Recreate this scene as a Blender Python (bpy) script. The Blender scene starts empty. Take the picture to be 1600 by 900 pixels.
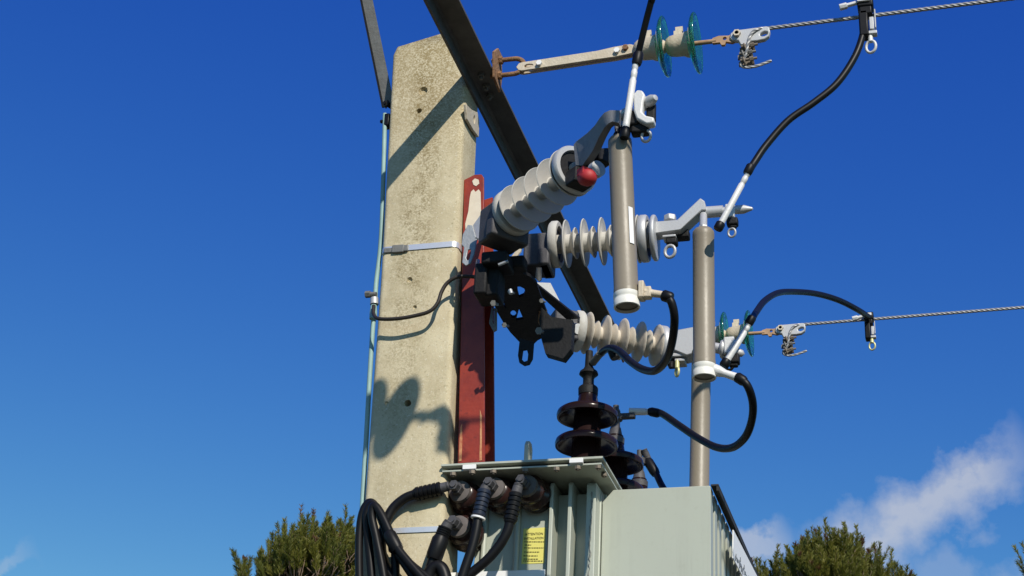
import bpy, bmesh, math, random
import numpy as np
from mathutils import Vector as V, Matrix, noise as mnoise

random.seed(7)
rng = np.random.default_rng(7)
scene = bpy.context.scene
col = scene.collection

# ------------------------------------------------------------------ camera
F = 2600.0                                   # focal length in pixels of a 1600 px wide frame
YAW, PITCH, ROLL = (math.radians(a) for a in (16.5, 27.0, 3.2))
FW = V((-math.sin(YAW) * math.cos(PITCH), math.cos(YAW) * math.cos(PITCH), math.sin(PITCH)))
_r = V((math.cos(YAW), math.sin(YAW), 0)); _u = _r.cross(FW)
RT = _r * math.cos(ROLL) + _u * math.sin(ROLL)
UP = -_r * math.sin(ROLL) + _u * math.cos(ROLL)
cd = bpy.data.cameras.new("camera"); cam = bpy.data.objects.new("camera", cd); col.objects.link(cam)
cd.sensor_width = 36; cd.lens = F / 1600 * 36; cd.clip_start = 0.05; cd.clip_end = 5000
cam.matrix_world = Matrix(((RT.x, UP.x, -FW.x, 0), (RT.y, UP.y, -FW.y, 0), (RT.z, UP.z, -FW.z, 0), (0, 0, 0, 1)))
scene.camera = cam
GROUND = -5.2                                # the drone hovers a little over five metres up

# ------------------------------------------------------------------ light
SUN = V((0.452, -0.667, 0.59)).normalized()  # towards the sun
sd = bpy.data.lights.new("sun", 'SUN'); sd.energy = 4.9; sd.angle = math.radians(0.53); sd.color = (1.0, 0.93, 0.82)
so = bpy.data.objects.new("sun", sd); col.objects.link(so)
so.rotation_euler = (-SUN).to_track_quat('-Z', 'Y').to_euler(); so.location = SUN * 50
world = bpy.data.worlds.new("World"); scene.world = world; world.use_nodes = True
scene.view_settings.view_transform = 'Standard'; scene.view_settings.look = 'None'
scene.view_settings.exposure = 0.0; scene.view_settings.gamma = 1.0


def build_world():
    nt = world.node_tree; N = nt.nodes; L = nt.links; N.clear()
    out = N.new('ShaderNodeOutputWorld'); bg = N.new('ShaderNodeBackground'); bg.inputs[1].default_value = 0.065
    sky = N.new('ShaderNodeTexSky'); sky.sky_type = 'NISHITA'; sky.sun_disc = False
    sky.sun_elevation = math.asin(SUN.z); sky.sun_rotation = math.atan2(SUN.x, SUN.y)
    sky.altitude = 900; sky.air_density = 1.0; sky.dust_density = 0.25; sky.ozone_density = 3.5
    tc = N.new('ShaderNodeTexCoord')

    def math_(op, a, b=None, clamp=False):
        n = N.new('ShaderNodeMath'); n.operation = op; n.use_clamp = clamp
        for i, v in enumerate((a, b)):
            if v is None: continue
            if isinstance(v, (int, float)): n.inputs[i].default_value = v
            else: L.new(v, n.inputs[i])
        return n.outputs[0]

    sp = N.new('ShaderNodeSeparateXYZ'); cb = N.new('ShaderNodeCombineXYZ'); L.new(sky.outputs[0], sp.inputs[0])
    # deep, saturated blue of the photograph: each channel of the Nishita sky gets its own response
    for k, (gain, top, pw, amt) in enumerate(((1.0, 2.6, 2.25, 0.457), (1.12, 5.0, 1.6, 0.68), (1.55, 12.0, 0.57, 2.9))):
        v = math_('MINIMUM', math_('MULTIPLY', sp.outputs[k], gain), top)
        L.new(math_('MULTIPLY', math_('POWER', v, pw), amt), cb.inputs[k])

    def dot(vec):
        n = N.new('ShaderNodeVectorMath'); n.operation = 'DOT_PRODUCT'; n.inputs[1].default_value = vec
        L.new(tc.outputs['Generated'], n.inputs[0]); return n.outputs['Value']
    nz = N.new('ShaderNodeTexNoise'); nz.inputs['Scale'].default_value = 16; nz.inputs['Detail'].default_value = 9; nz.inputs['Roughness'].default_value = 0.62
    L.new(tc.outputs['Generated'], nz.inputs['Vector'])
    nz2 = N.new('ShaderNodeTexNoise'); nz2.inputs['Scale'].default_value = 50; nz2.inputs['Detail'].default_value = 6
    L.new(tc.outputs['Generated'], nz2.inputs['Vector'])
    n0 = math_('ADD', math_('SUBTRACT', nz.outputs['Fac'], 0.5), math_('MULTIPLY', math_('SUBTRACT', nz2.outputs['Fac'], 0.5), 0.45))

    def rd(px, py):
        return (RT * ((px - 800) / F) - UP * ((py - 450) / F) + FW).normalized()

    def plume(a, b, wid, soft, amount, grow):
        pa, pb = rd(*a), rd(*b); e1 = (pb - pa); ln = e1.length; e1.normalize()
        nrm = pa.cross(e1).normalized()
        t = math_('DIVIDE', math_('SUBTRACT', dot(e1), pa.dot(e1)), ln)          # 0..1 along the wisp
        w = math_('ADD', math_('MULTIPLY', t, grow), wid)
        d = math_('ABSOLUTE', math_('ADD', dot(nrm), math_('MULTIPLY', n0, 0.075)))
        q = math_('SUBTRACT', 1.0, math_('DIVIDE', d, w), True)
        q = math_('MULTIPLY', q, soft, True)
        ends = math_('MULTIPLY', math_('MULTIPLY', math_('ADD', t, 0.25), 4.0, True), math_('MULTIPLY', math_('SUBTRACT', 1.12, t), 3.0, True), True)
        return math_('MULTIPLY', math_('MULTIPLY', q, ends), amount)
    m = plume((1330, 880), (1590, 705), 0.036, 1.1, 0.64, -0.018)
    m = math_('MAXIMUM', m, plume((1120, 900), (1225, 828), 0.021, 1.5, 0.52, -0.008))
    m = math_('MAXIMUM', m, plume((1450, 930), (1700, 900), 0.02, 1.4, 0.2, 0.0))
    m = math_('MAXIMUM', m, plume((-120, 930), (45, 872), 0.012, 1.5, 0.22, -0.004))
    mod = math_('ADD', math_('MULTIPLY', n0, 1.3), 0.95, True)
    m = math_('MULTIPLY', m, mod)
    mix = N.new('ShaderNodeMixRGB'); mix.inputs[2].default_value = (9.6, 9.8, 10.3, 1)
    L.new(m, mix.inputs[0]); L.new(cb.outputs[0], mix.inputs[1]); L.new(mix.outputs[0], bg.inputs[0])
    L.new(bg.outputs[0], out.inputs[0])


build_world()


# ------------------------------------------------------------------ points from pixels, on a real plane
def ray(px, py): return RT * ((px - 800) / F) - UP * ((py - 450) / F) + FW


def P(px, py, x=None, y=None, z=None, d=None):
    r = ray(px, py)
    if x is not None: return r * (x / r.x)
    if y is not None: return r * (y / r.y)
    if z is not None: return r * (z / r.z)
    return r * d


# ------------------------------------------------------------------ materials
def material(name, color, rough=0.6, metal=0.0, var=0.0, var_scale=6.0, var_color=None, bump=0.0, bump_scale=60.0,
             speck=0.0, speck_scale=90.0, speck_color=(0.05, 0.045, 0.04), coat=0.0, spec=0.5, streak=0.0, streak_color=None):
    m = bpy.data.materials.new(name); m.use_nodes = True
    nt = m.node_tree; N, L = nt.nodes, nt.links
    b = N['Principled BSDF']; b.inputs['Roughness'].default_value = rough; b.inputs['Metallic'].default_value = metal
    b.inputs['Coat Weight'].default_value = coat; b.inputs['Specular IOR Level'].default_value = spec
    tc = N.new('ShaderNodeTexCoord'); src = tc.outputs['Object']
    c = N.new('ShaderNodeRGB'); c.outputs[0].default_value = (*color, 1); cur = c.outputs[0]

    def mix(fac, cin, color2):
        n = N.new('ShaderNodeMixRGB'); L.new(fac, n.inputs[0]); L.new(cin, n.inputs[1]); n.inputs[2].default_value = (*color2, 1); return n.outputs[0]

    def ramp(fac, a, bb):
        n = N.new('ShaderNodeMapRange'); n.inputs['From Min'].default_value = a; n.inputs['From Max'].default_value = bb; L.new(fac, n.inputs['Value']); return n.outputs[0]
    if var > 0:
        n1 = N.new('ShaderNodeTexNoise'); n1.inputs['Scale'].default_value = var_scale; n1.inputs['Detail'].default_value = 7; n1.inputs['Roughness'].default_value = 0.65
        L.new(src, n1.inputs['Vector'])
        f = ramp(n1.outputs['Fac'], 0.38, 0.72); mm = N.new('ShaderNodeMath'); mm.operation = 'MULTIPLY'; mm.inputs[1].default_value = var; L.new(f, mm.inputs[0])
        cur = mix(mm.outputs[0], cur, var_color or tuple(k * 0.45 for k in color))
        r = N.new('ShaderNodeMapRange'); r.inputs['To Min'].default_value = rough * 0.85; r.inputs['To Max'].default_value = min(1, rough * 1.25 + .03)
        L.new(n1.outputs['Fac'], r.inputs['Value']); L.new(r.outputs[0], b.inputs['Roughness'])
    if speck > 0:
        n2 = N.new('ShaderNodeTexNoise'); n2.inputs['Scale'].default_value = speck_scale; n2.inputs['Detail'].default_value = 3
        L.new(src, n2.inputs['Vector'])
        f = ramp(n2.outputs['Fac'], 0.60, 0.72); mm = N.new('ShaderNodeMath'); mm.operation = 'MULTIPLY'; mm.inputs[1].default_value = speck; L.new(f, mm.inputs[0])
        cur = mix(mm.outputs[0], cur, speck_color)
    if streak > 0:                                   # rain streaks, drawn out along z
        mp = N.new('ShaderNodeMapping'); mp.inputs['Scale'].default_value = (26, 26, 1.3); L.new(src, mp.inputs['Vector'])
        n4 = N.new('ShaderNodeTexNoise'); n4.inputs['Scale'].default_value = 1.0; n4.inputs['Detail'].default_value = 6; n4.inputs['Roughness'].default_value = 0.7
        L.new(mp.outputs[0], n4.inputs['Vector'])
        n5 = N.new('ShaderNodeTexNoise'); n5.inputs['Scale'].default_value = 3.5; n5.inputs['Detail'].default_value = 4; L.new(src, n5.inputs['Vector'])
        f = ramp(n4.outputs['Fac'], 0.50, 0.74); f2 = ramp(n5.outputs['Fac'], 0.40, 0.66)
        mm = N.new('ShaderNodeMath'); mm.operation = 'MULTIPLY'; L.new(f, mm.inputs[0]); L.new(f2, mm.inputs[1])
        m2 = N.new('ShaderNodeMath'); m2.operation = 'MULTIPLY'; m2.inputs[1].default_value = streak; L.new(mm.outputs[0], m2.inputs[0])
        cur = mix(m2.outputs[0], cur, streak_color)
    L.new(cur, b.inputs['Base Color'])
    if bump > 0:
        n3 = N.new('ShaderNodeTexNoise'); n3.inputs['Scale'].default_value = bump_scale; n3.inputs['Detail'].default_value = 5
        L.new(src, n3.inputs['Vector'])
        bp = N.new('ShaderNodeBump'); bp.inputs['Strength'].default_value = bump; bp.inputs['Distance'].default_value = 0.01
        L.new(n3.outputs['Fac'], bp.inputs['Height']); L.new(bp.outputs[0], b.inputs['Normal'])
    return m


def concrete_material():
    m = bpy.data.materials.new('weathered_concrete'); m.use_nodes = True
    nt = m.node_tree; N, L = nt.nodes, nt.links; b = N['Principled BSDF']; b.inputs['Roughness'].default_value = 0.92
    b.inputs['Specular IOR Level'].default_value = 0.2
    tc = N.new('ShaderNodeTexCoord'); src = tc.outputs['Object']

    def noise(scale, detail, vec=None, rough=0.6):
        n = N.new('ShaderNodeTexNoise'); n.inputs['Scale'].default_value = scale; n.inputs['Detail'].default_value = detail; n.inputs['Roughness'].default_value = rough
        L.new(vec or src, n.inputs['Vector']); return n.outputs['Fac']

    def rng_(v, a, bb, c=0.0, d=1.0):
        n = N.new('ShaderNodeMapRange'); n.interpolation_type = 'SMOOTHSTEP'
        for k, q in (('From Min', a), ('From Max', bb), ('To Min', c), ('To Max', d)): n.inputs[k].default_value = q
        L.new(v, n.inputs['Value']); return n.outputs[0]

    def mul(a, c):
        n = N.new('ShaderNodeMath'); n.operation = 'MULTIPLY'; L.new(a, n.inputs[0])
        if isinstance(c, float): n.inputs[1].default_value = c
        else: L.new(c, n.inputs[1])
        return n.outputs[0]

    def mix(f, a, c):
        n = N.new('ShaderNodeMixRGB'); L.new(f, n.inputs[0])
        if isinstance(a, tuple): n.inputs[1].default_value = (*a, 1)
        else: L.new(a, n.inputs[1])
        n.inputs[2].default_value = (*c, 1); return n.outputs[0]
    cur = mix(rng_(noise(9, 6), 0.3, 0.7), (0.575, 0.51, 0.355), (0.475, 0.41, 0.27))
    # aggregate showing through: pale and dark grains
    cur = mix(mul(rng_(noise(130, 2), 0.60, 0.72), 0.6), cur, (0.68, 0.64, 0.52))
    cur = mix(mul(rng_(noise(85, 3), 0.60, 0.72), 0.55), cur, (0.22, 0.18, 0.10))
    # grime streaks: object space, z from pole centre; x across
    sep = N.new('ShaderNodeSeparateXYZ'); L.new(src, sep.inputs[0])
    mp = N.new('ShaderNodeMapping'); mp.inputs['Scale'].default_value = (9, 9, 1.1); L.new(src, mp.inputs['Vector'])
    streak = rng_(noise(1.6, 6, mp.outputs[0]), 0.42, 0.66)
    xm = mul(rng_(sep.outputs['X'], -0.31, -0.25), rng_(sep.outputs['X'], -0.09, -0.19))
    zm = rng_(sep.outputs['Z'], 7.3, 8.35)
    fine = rng_(noise(150, 4, None, 0.7), 0.38, 0.62)
    grime = mul(mul(mul(mul(xm, zm), fine), rng_(noise(14, 5), 0.28, 0.62)), 0.85)
    cur = mix(grime, cur, (0.20, 0.155, 0.075))
    cur = mix(mul(mul(streak, fine), 0.35), cur, (0.26, 0.21, 0.12))
    # weathered, lichen-brown head of the pole
    topm = mul(rng_(sep.outputs['Z'], 8.5, 9.2), rng_(noise(150, 4, None, 0.7), 0.36, 0.62))
    cur = mix(mul(topm, 0.72), cur, (0.24, 0.175, 0.07))
    rim = mul(rng_(sep.outputs['Z'], 9.26, 9.37), rng_(noise(22, 5), 0.35, 0.6))
    cur = mix(mul(rim, 0.8), cur, (0.10, 0.08, 0.05))
    L.new(cur, b.inputs['Base Color'])
    bp = N.new('ShaderNodeBump'); bp.inputs['Strength'].default_value = 0.4; bp.inputs['Distance'].default_value = 0.004
    mx = N.new('ShaderNodeMath'); mx.operation = 'ADD'; L.new(noise(70, 5, None, 0.7), mx.inputs[0]); L.new(mul(noise(12, 4), 1.2), mx.inputs[1])
    L.new(mx.outputs[0], bp.inputs['Height']); L.new(bp.outputs[0], b.inputs['Normal'])
    return m


def glass_material():
    m = bpy.data.materials.new('green_glass'); m.use_nodes = True
    nt = m.node_tree; N, L = nt.nodes, nt.links; b = N['Principled BSDF']
    b.inputs['Base Color'].default_value = (0.10, 0.52, 0.38, 1); b.inputs['Roughness'].default_value = 0.09
    b.inputs['Transmission Weight'].default_value = 0.90; b.inputs['IOR'].default_value = 1.5
    return m


M = {}
M['concrete'] = concrete_material()
M['glass'] = glass_material()
M['dark_hole'] = material('dark_hole', (0.02, 0.016, 0.012), 0.95)
M['galv'] = material('galvanised_steel', (0.40, 0.42, 0.43), 0.5, 0.55, 0.6, 14, (0.24, 0.25, 0.26), 0.15, 90)
M['galv_dull'] = material('dull_galvanised_steel', (0.19, 0.19, 0.18), 0.6, 0.35, 0.7, 9, (0.10, 0.095, 0.085), 0.2, 60)
M['cast_dark'] = material('dark_cast_metal', (0.080, 0.078, 0.084), 0.6, 0.2, 0.6, 22, (0.035, 0.035, 0.038), 0.12, 150, 0.5, 160, (0.13, 0.13, 0.135))
M['cast_grey'] = material('grey_cast_aluminium', (0.20, 0.205, 0.215), 0.5, 0.3, 0.5, 25, (0.13, 0.13, 0.14), 0.1, 150)
M['cross_steel'] = material('dark_weathered_steel', (0.11, 0.11, 0.108), 0.6, 0.2, 0.8, 7, (0.055, 0.054, 0.052), 0.15, 60)
M['rust_dull'] = material('brownish_clamp_steel', (0.20, 0.165, 0.125), 0.65, 0.2, 0.6, 30, (0.10, 0.08, 0.06))
M['black_steel'] = material('blackened_steel', (0.012, 0.012, 0.013), 0.6, 0.0, 0.5, 16, None, 0.2, 80, spec=0.25)
M['alu'] = material('cast_aluminium', (0.47, 0.475, 0.48), 0.48, 0.35, 0.45, 20, (0.40, 0.40, 0.40), 0.04, 140)
M['alu_white'] = material('pale_cable_lug', (0.62, 0.62, 0.61), 0.5, 0.1, 0.4, 25, (0.55, 0.55, 0.53), 0.1, 100)
M['strap'] = material('stainless_band', (0.72, 0.72, 0.74), 0.32, 0.55, 0.4, 20, (0.5, 0.5, 0.52))
M['cream_metal'] = material('weathered_galvanised_link', (0.56, 0.49, 0.38), 0.6, 0.15, 0.6, 15, (0.42, 0.34, 0.23), 0.2, 90)
M['rust'] = material('rusty_steel', (0.30, 0.17, 0.085), 0.8, 0.1, 0.9, 18, (0.12, 0.055, 0.028), 0.5, 110)
M['rust_pin'] = material('brown_pin_steel', (0.42, 0.27, 0.16), 0.7, 0.1, 0.6, 30, (0.22, 0.12, 0.06))
M['rubber'] = material('black_rubber', (0.006, 0.006, 0.007), 0.40, 0, 0.4, 25, (0.010, 0.010, 0.011), spec=0.2)
M['rubber_warm'] = material('dark_brown_cable_sheath', (0.022, 0.016, 0.012), 0.55)
M['boot_blue'] = material('blue_black_boot', (0.010, 0.016, 0.034), 0.45, 0, 0.5, 40, (0.02, 0.03, 0.06))
M['polymer'] = material('grey_polymer_shed', (0.47, 0.455, 0.415), 0.65, 0, 0.45, 12, (0.42, 0.39, 0.33), 0.1, 60)
M['polymer_warm'] = material('beige_polymer_shed', (0.56, 0.50, 0.41), 0.7, 0, 0.5, 12, (0.44, 0.38, 0.29), 0.1, 60)
M['brown_glaze'] = material('brown_glazed_porcelain', (0.019, 0.0095, 0.0092), 0.18, 0, 0.3, 20, None, 0.0, 60, spec=0.2)
M['brown_matt'] = material('dull_brown_porcelain', (0.026, 0.0105, 0.0095), 0.22, 0, 0.5, 20, (0.04, 0.022, 0.02))
M['tank'] = material('grey_green_tank_paint', (0.405, 0.43, 0.362), 0.40, 0, 0.35, 3.0, (0.355, 0.38, 0.325), 0.10, 7, 0.25, 45, (0.33, 0.345, 0.28), streak=0.6, streak_color=(0.24, 0.24, 0.20))
M['weld'] = material('worn_weld_paint', (0.30, 0.31, 0.27), 0.7, 0, 0.9, 40, (0.16, 0.16, 0.14), 0.3, 120)
M['washer'] = material('dusty_brown_washer', (0.115, 0.10, 0.095), 0.7, 0, 0.6, 30, (0.07, 0.06, 0.056))
M['tank_edge'] = material('pale_lid_paint', (0.44, 0.46, 0.39), 0.55, 0, 0.5, 8, (0.28, 0.30, 0.25))
M['gasket'] = material('black_gasket', (0.02, 0.02, 0.02), 0.8)
M['tube'] = material('taupe_fuse_tube', (0.225, 0.195, 0.145), 0.42, 0, 0.45, 5, (0.19, 0.150, 0.105), 0.06, 70, 0.2, 140, (0.18, 0.15, 0.11), streak=0.55, streak_color=(0.14, 0.115, 0.085))
M['white_cap'] = material('white_end_cap', (0.72, 0.71, 0.66), 0.45, 0, 0.3, 20, (0.6, 0.58, 0.5))
M['cap_inside'] = material('grey_cap_base', (0.20, 0.19, 0.165), 0.8, 0, 0.6, 30, (0.12, 0.11, 0.10))
M['red'] = material('red_oxide_paint', (0.29, 0.034, 0.013), 0.42, 0, 0.8, 7, (0.14, 0.012, 0.009), 0.15, 50, 0.45, 60, (0.11, 0.016, 0.012))
M['primer'] = material('bare_primer_patch', (0.66, 0.58, 0.46), 0.7, 0, 0.4, 30, (0.5, 0.42, 0.32))
M['red_cap'] = material('red_plastic_cap', (0.40, 0.022, 0.025), 0.6)
M['white'] = material('white_plastic', (0.78, 0.78, 0.77), 0.5, 0, 0.2, 30, (0.66, 0.66, 0.64))
M['yellow'] = material('yellow_sticker', (0.70, 0.64, 0.15), 0.5, 0, 0.25, 30, (0.66, 0.62, 0.24))
M['ink'] = material('dark_print', (0.10, 0.08, 0.02), 0.7)
M['ink_grey'] = material('grey_print', (0.16, 0.18, 0.20), 0.7)
M['wire'] = material('stranded_aluminium', (0.32, 0.32, 0.32), 0.5, 0.5, 0.4, 60, (0.25, 0.25, 0.25))
M['conduit'] = material('pale_turquoise_conduit', (0.30, 0.46, 0.43), 0.55, 0, 0.7, 2.5, (0.12, 0.20, 0.20))
M['brass'] = material('yellowed_eye_bolt', (0.62, 0.60, 0.30), 0.45, 0.3)


# ------------------------------------------------------------------ mesh helpers (all in world space)
def frame(ax):
    w = V(ax).normalized(); h = V((0, 0, 1)) if abs(w.z) < 0.9 else V((1, 0, 0))
    u = h.cross(w).normalized(); return u, w.cross(u), w


def box(bm, c, size, axes=None):
    c = V(c); A = axes or (V((1, 0, 0)), V((0, 1, 0)), V((0, 0, 1)))
    vs = []
    for k in range(8):
        s = [(-.5 if not (k >> i) & 1 else .5) * size[i] for i in range(3)]
        vs.append(bm.verts.new(c + A[0] * s[0] + A[1] * s[1] + A[2] * s[2]))
    for f in ((0, 2, 3, 1), (4, 5, 7, 6), (0, 1, 5, 4), (2, 6, 7, 3), (0, 4, 6, 2), (1, 3, 7, 5)):
        bm.faces.new([vs[i] for i in f])


def minmax(bm, x0, x1, y0, y1, z0, z1): box(bm, ((x0 + x1) / 2, (y0 + y1) / 2, (z0 + z1) / 2), (x1 - x0, y1 - y0, z1 - z0))


def tube(bm, pts, r, seg=10, caps=True, lobes=0, pitch=0.0):
    pts = [V(p) for p in pts]; n = len(pts)
    rr = r if isinstance(r, (list, tuple)) else [r] * n
    t0 = (pts[1] - pts[0]).normalized(); u = frame(t0)[0]; rings = []; ln = 0
    for i, p in enumerate(pts):
        t = (pts[min(i + 1, n - 1)] - pts[max(i - 1, 0)]).normalized()
        u = (u - t * u.dot(t)).normalized(); w = t.cross(u)
        if i: ln += (p - pts[i - 1]).length
        ph = ln / pitch * math.tau if pitch else 0
        ring = []
        for k in range(seg):
            a = math.tau * k / seg
            q = rr[i] * (1 + 0.13 * math.cos(lobes * a)) if lobes else rr[i]
            ring.append(bm.verts.new(p + (u * math.cos(a + ph) + w * math.sin(a + ph)) * q))
        rings.append(ring)
    for a, b in zip(rings, rings[1:]):
        for k in range(seg): bm.faces.new((a[k], a[(k + 1) % seg], b[(k + 1) % seg], b[k]))
    if caps:
        bm.faces.new(rings[0][::-1]); bm.faces.new(rings[-1])


def spline(pts, n=8):
    pts = [V(p) for p in pts]; out = []
    q = [pts[0] * 2 - pts[1]] + pts + [pts[-1] * 2 - pts[-2]]
    for i in range(1, len(q) - 2):
        a, b, c, d = q[i - 1:i + 3]
        for k in range(n):
            t = k / n
            out.append(0.5 * ((2 * b) + (c - a) * t + (2 * a - 5 * b + 4 * c - d) * t * t + (3 * b - a - 3 * c + d) * t ** 3))
    out.append(pts[-1]); return out


def lathe(bm, o, ax, prof, seg=28):
    """prof: (distance along the axis, radius); radius 0 closes."""
    o = V(o); u, v, w = frame(ax); rings = []
    for t, r in prof:
        if r <= 1e-6: rings.append([bm.verts.new(o + w * t)])
        else: rings.append([bm.verts.new(o + w * t + (u * math.cos(math.tau * k / seg) + v * math.sin(math.tau * k / seg)) * r) for k in range(seg)])
    for a, b in zip(rings, rings[1:]):
        for k in range(seg):
            k2 = (k + 1) % seg
            if len(a) == 1 and len(b) == 1: continue
            if len(a) == 1: bm.faces.new((a[0], b[k2], b[k]))
            elif len(b) == 1: bm.faces.new((a[k], a[k2], b[0]))
            else: bm.faces.new((a[k], a[k2], b[k2], b[k]))


def rod(bm, a, b, r, seg=12):
    a, b = V(a), V(b); lathe(bm, a, b - a, [(0, 0), (0, r), ((b - a).length, r), ((b - a).length, 0)], seg)


def hexnut(bm, c, ax, r, h):
    lathe(bm, V(c) - V(ax).normalized() * h / 2, ax, [(0, 0), (0, r), (h, r), (h, 0)], 6)


def torus(bm, c, ax, R, r, seg=24, rs=8, a0=0.0, a1=math.tau, sx=1.0, sy=1.0, up=None):
    c = V(c); u, v, w = frame(ax)
    if up is not None:
        v = (V(up) - w * V(up).dot(w)).normalized(); u = v.cross(w)
    full = abs(a1 - a0 - math.tau) < 1e-4
    pts = [c + u * (math.cos(a0 + (a1 - a0) * k / seg) * R * sx) + v * (math.sin(a0 + (a1 - a0) * k / seg) * R * sy) for k in range(seg + (0 if full else 1))]
    rings = []
    for i, p in enumerate(pts):
        o = (p - c).normalized()
        rings.append([bm.verts.new(p + (o * math.cos(math.tau * k / rs) + w * math.sin(math.tau * k / rs)) * r) for k in range(rs)])
    m = len(rings)
    for i in range(m if full else m - 1):
        a, b = rings[i], rings[(i + 1) % m]
        for k in range(rs): bm.faces.new((a[k], a[(k + 1) % rs], b[(k + 1) % rs], b[k]))
    if not full:
        bm.faces.new(rings[0][::-1]); bm.faces.new(rings[-1])


def plate(bm, outer, holes=(), thick=None):
    """flat plate through the 3D points of outer (with holes), given a thickness vector."""
    es = []
    for loop in [outer, *holes]:
        vs = [bm.verts.new(p) for p in loop]
        es += [bm.edges.new((vs[i], vs[(i + 1) % len(vs)])) for i in range(len(vs))]
    r = bmesh.ops.triangle_fill(bm, use_beauty=True, edges=es)
    fs = [g for g in r['geom'] if isinstance(g, bmesh.types.BMFace)]
    e = bmesh.ops.extrude_face_region(bm, geom=fs)
    bmesh.ops.translate(bm, verts=[g for g in e['geom'] if isinstance(g, bmesh.types.BMVert)], vec=V(thick))


def circle(c, u, v, r, n=14, ru=1.0, rv=1.0):
    return [V(c) + V(u) * (math.cos(math.tau * k / n) * r * ru) + V(v) * (math.sin(math.tau * k / n) * r * rv) for k in range(n)]


# ------------------------------------------------------------------ objects
ORG = {}


def finish(bm, smooth=40.0):
    bmesh.ops.recalc_face_normals(bm, faces=bm.faces)
    me = bpy.data.meshes.new('mesh'); bm.to_mesh(me); bm.free()
    if smooth:
        me.polygons.foreach_set('use_smooth', [True] * len(me.polygons)); me.set_sharp_from_angle(angle=math.radians(smooth))
    return me


def tag(o, label=None, cat=None, group=None, kind=None):
    for k, v in (('label', label), ('category', cat), ('group', group), ('kind', kind)):
        if v: o[k] = v
    return o


def thing(name, label, cat, loc, group=None):
    o = bpy.data.objects.new(name, None); o.empty_display_size = 0.1; col.objects.link(o)
    o.location = loc; ORG[o] = V(loc); return tag(o, label, cat, group)


def part(name, bm, mat, parent=None, smooth=40.0, bevel=0.0, label=None):
    org = ORG[parent] if parent is not None else None
    if org is None:
        pts = [v.co.copy() for v in bm.verts]
        org = V((sum(p.x for p in pts) / len(pts), sum(p.y for p in pts) / len(pts), min(p.z for p in pts)))
    bmesh.ops.translate(bm, verts=bm.verts, vec=-org)
    me = finish(bm, smooth); me.name = name; me.materials.append(mat)
    o = bpy.data.objects.new(name, me); col.objects.link(o); ORG[o] = org
    if parent is None: o.location = org
    else: o.parent = parent
    if bevel:
        b = o.modifiers.new('bevel', 'BEVEL'); b.width = bevel; b.segments = 2; b.limit_method = 'ANGLE'; b.angle_limit = math.radians(40)
    if label: o['label'] = label
    return o


def inst(name, me, parent, loc, ax):
    o = bpy.data.objects.new(name, me); col.objects.link(o); o.parent = parent
    u, v, w = frame(ax); p = V(loc) - ORG[parent]
    o.matrix_local = Matrix(((u.x, v.x, w.x, p.x), (u.y, v.y, w.y, p.y), (u.z, v.z, w.z, p.z), (0, 0, 0, 1)))
    ORG[o] = ORG[parent]
    return o


def B(): return bmesh.new()


def base_of(pts): return min((V(p) for p in pts), key=lambda p: p.z)


# ================================================================== ground
bm = B()
n = 40; S = 2500
g = [[None] * (n + 1) for _ in range(n + 1)]
for i in range(n + 1):
    for j in range(n + 1):
        x = -S + 2 * S * i / n; y = -S + 2 * S * j / n
        g[i][j] = bm.verts.new((x, y, GROUND + (0 if abs(x) < 200 and abs(y) < 200 else 3 * mnoise.noise(V((x, y, 0)) * 0.002))))
for i in range(n):
    for j in range(n): bm.faces.new((g[i][j], g[i + 1][j], g[i + 1][j + 1], g[i][j + 1]))
M['ground'] = material('scrub_ground', (0.050, 0.045, 0.026), 0.95, 0, 0.8, 0.3, (0.028, 0.034, 0.014), 0.5, 8)
gd = part('ground', bm, M['ground']); gd['kind'] = 'structure'

# ================================================================== concrete pole
LEAN = -0.0225
PY0, PY1 = 5.45, 5.65


def pole_x(z): return -2.166 + (z - 3.26) * (LEAN if z < 3.26 else -0.045), -1.851 + (z - 3.26) * LEAN


pole = thing('concrete_pole', 'tall weathered concrete utility pole with a flat front and brown stained head', 'utility pole', (pole_x(GROUND)[0] + .16, 5.6, GROUND))
bm = B()
cz = []
rings = []
for z, ins in ((GROUND, 0), (0.0, 0), (2.0, 0), (3.0, 0), (4.058, 0), (4.100, 0.010), (4.119, 0.032), (4.126, 0.075)):
    xa, xb = pole_x(z); c = 0.022
    xa += ins; xb -= ins; ya, yb = PY0 + ins, PY1 - ins
    if z < 2: xa -= (2 - z) * .006; xb += (2 - z) * .006; ya -= 0; yb += (2 - z) * .012
    c = min(c, (yb - ya) * .3)
    ring = []
    for (cx, cy, a0) in ((xa + c, ya + c, math.pi), (xb - c, ya + c, 1.5 * math.pi), (xb - c, yb - c, 0), (xa + c, yb - c, .5 * math.pi)):
        for k in range(5):
            a = a0 + k / 4 * math.pi / 2
            zz = z + ((cx - xa) / (xb - xa) * 0.065 if z > 4.0 else 0)
            ring.append(bm.verts.new((cx + c * math.cos(a), cy + c * math.sin(a), zz)))
    rings.append(ring)
for a, b in zip(rings, rings[1:]):
    m_ = len(a)
    for k in range(m_): bm.faces.new((a[k], a[(k + 1) % m_], b[(k + 1) % m_], b[k]))
bm.faces.new(rings[-1]); bm.faces.new(rings[0][::-1])
shaft = part('shaft', bm, M['concrete'], pole, 35)
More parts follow.
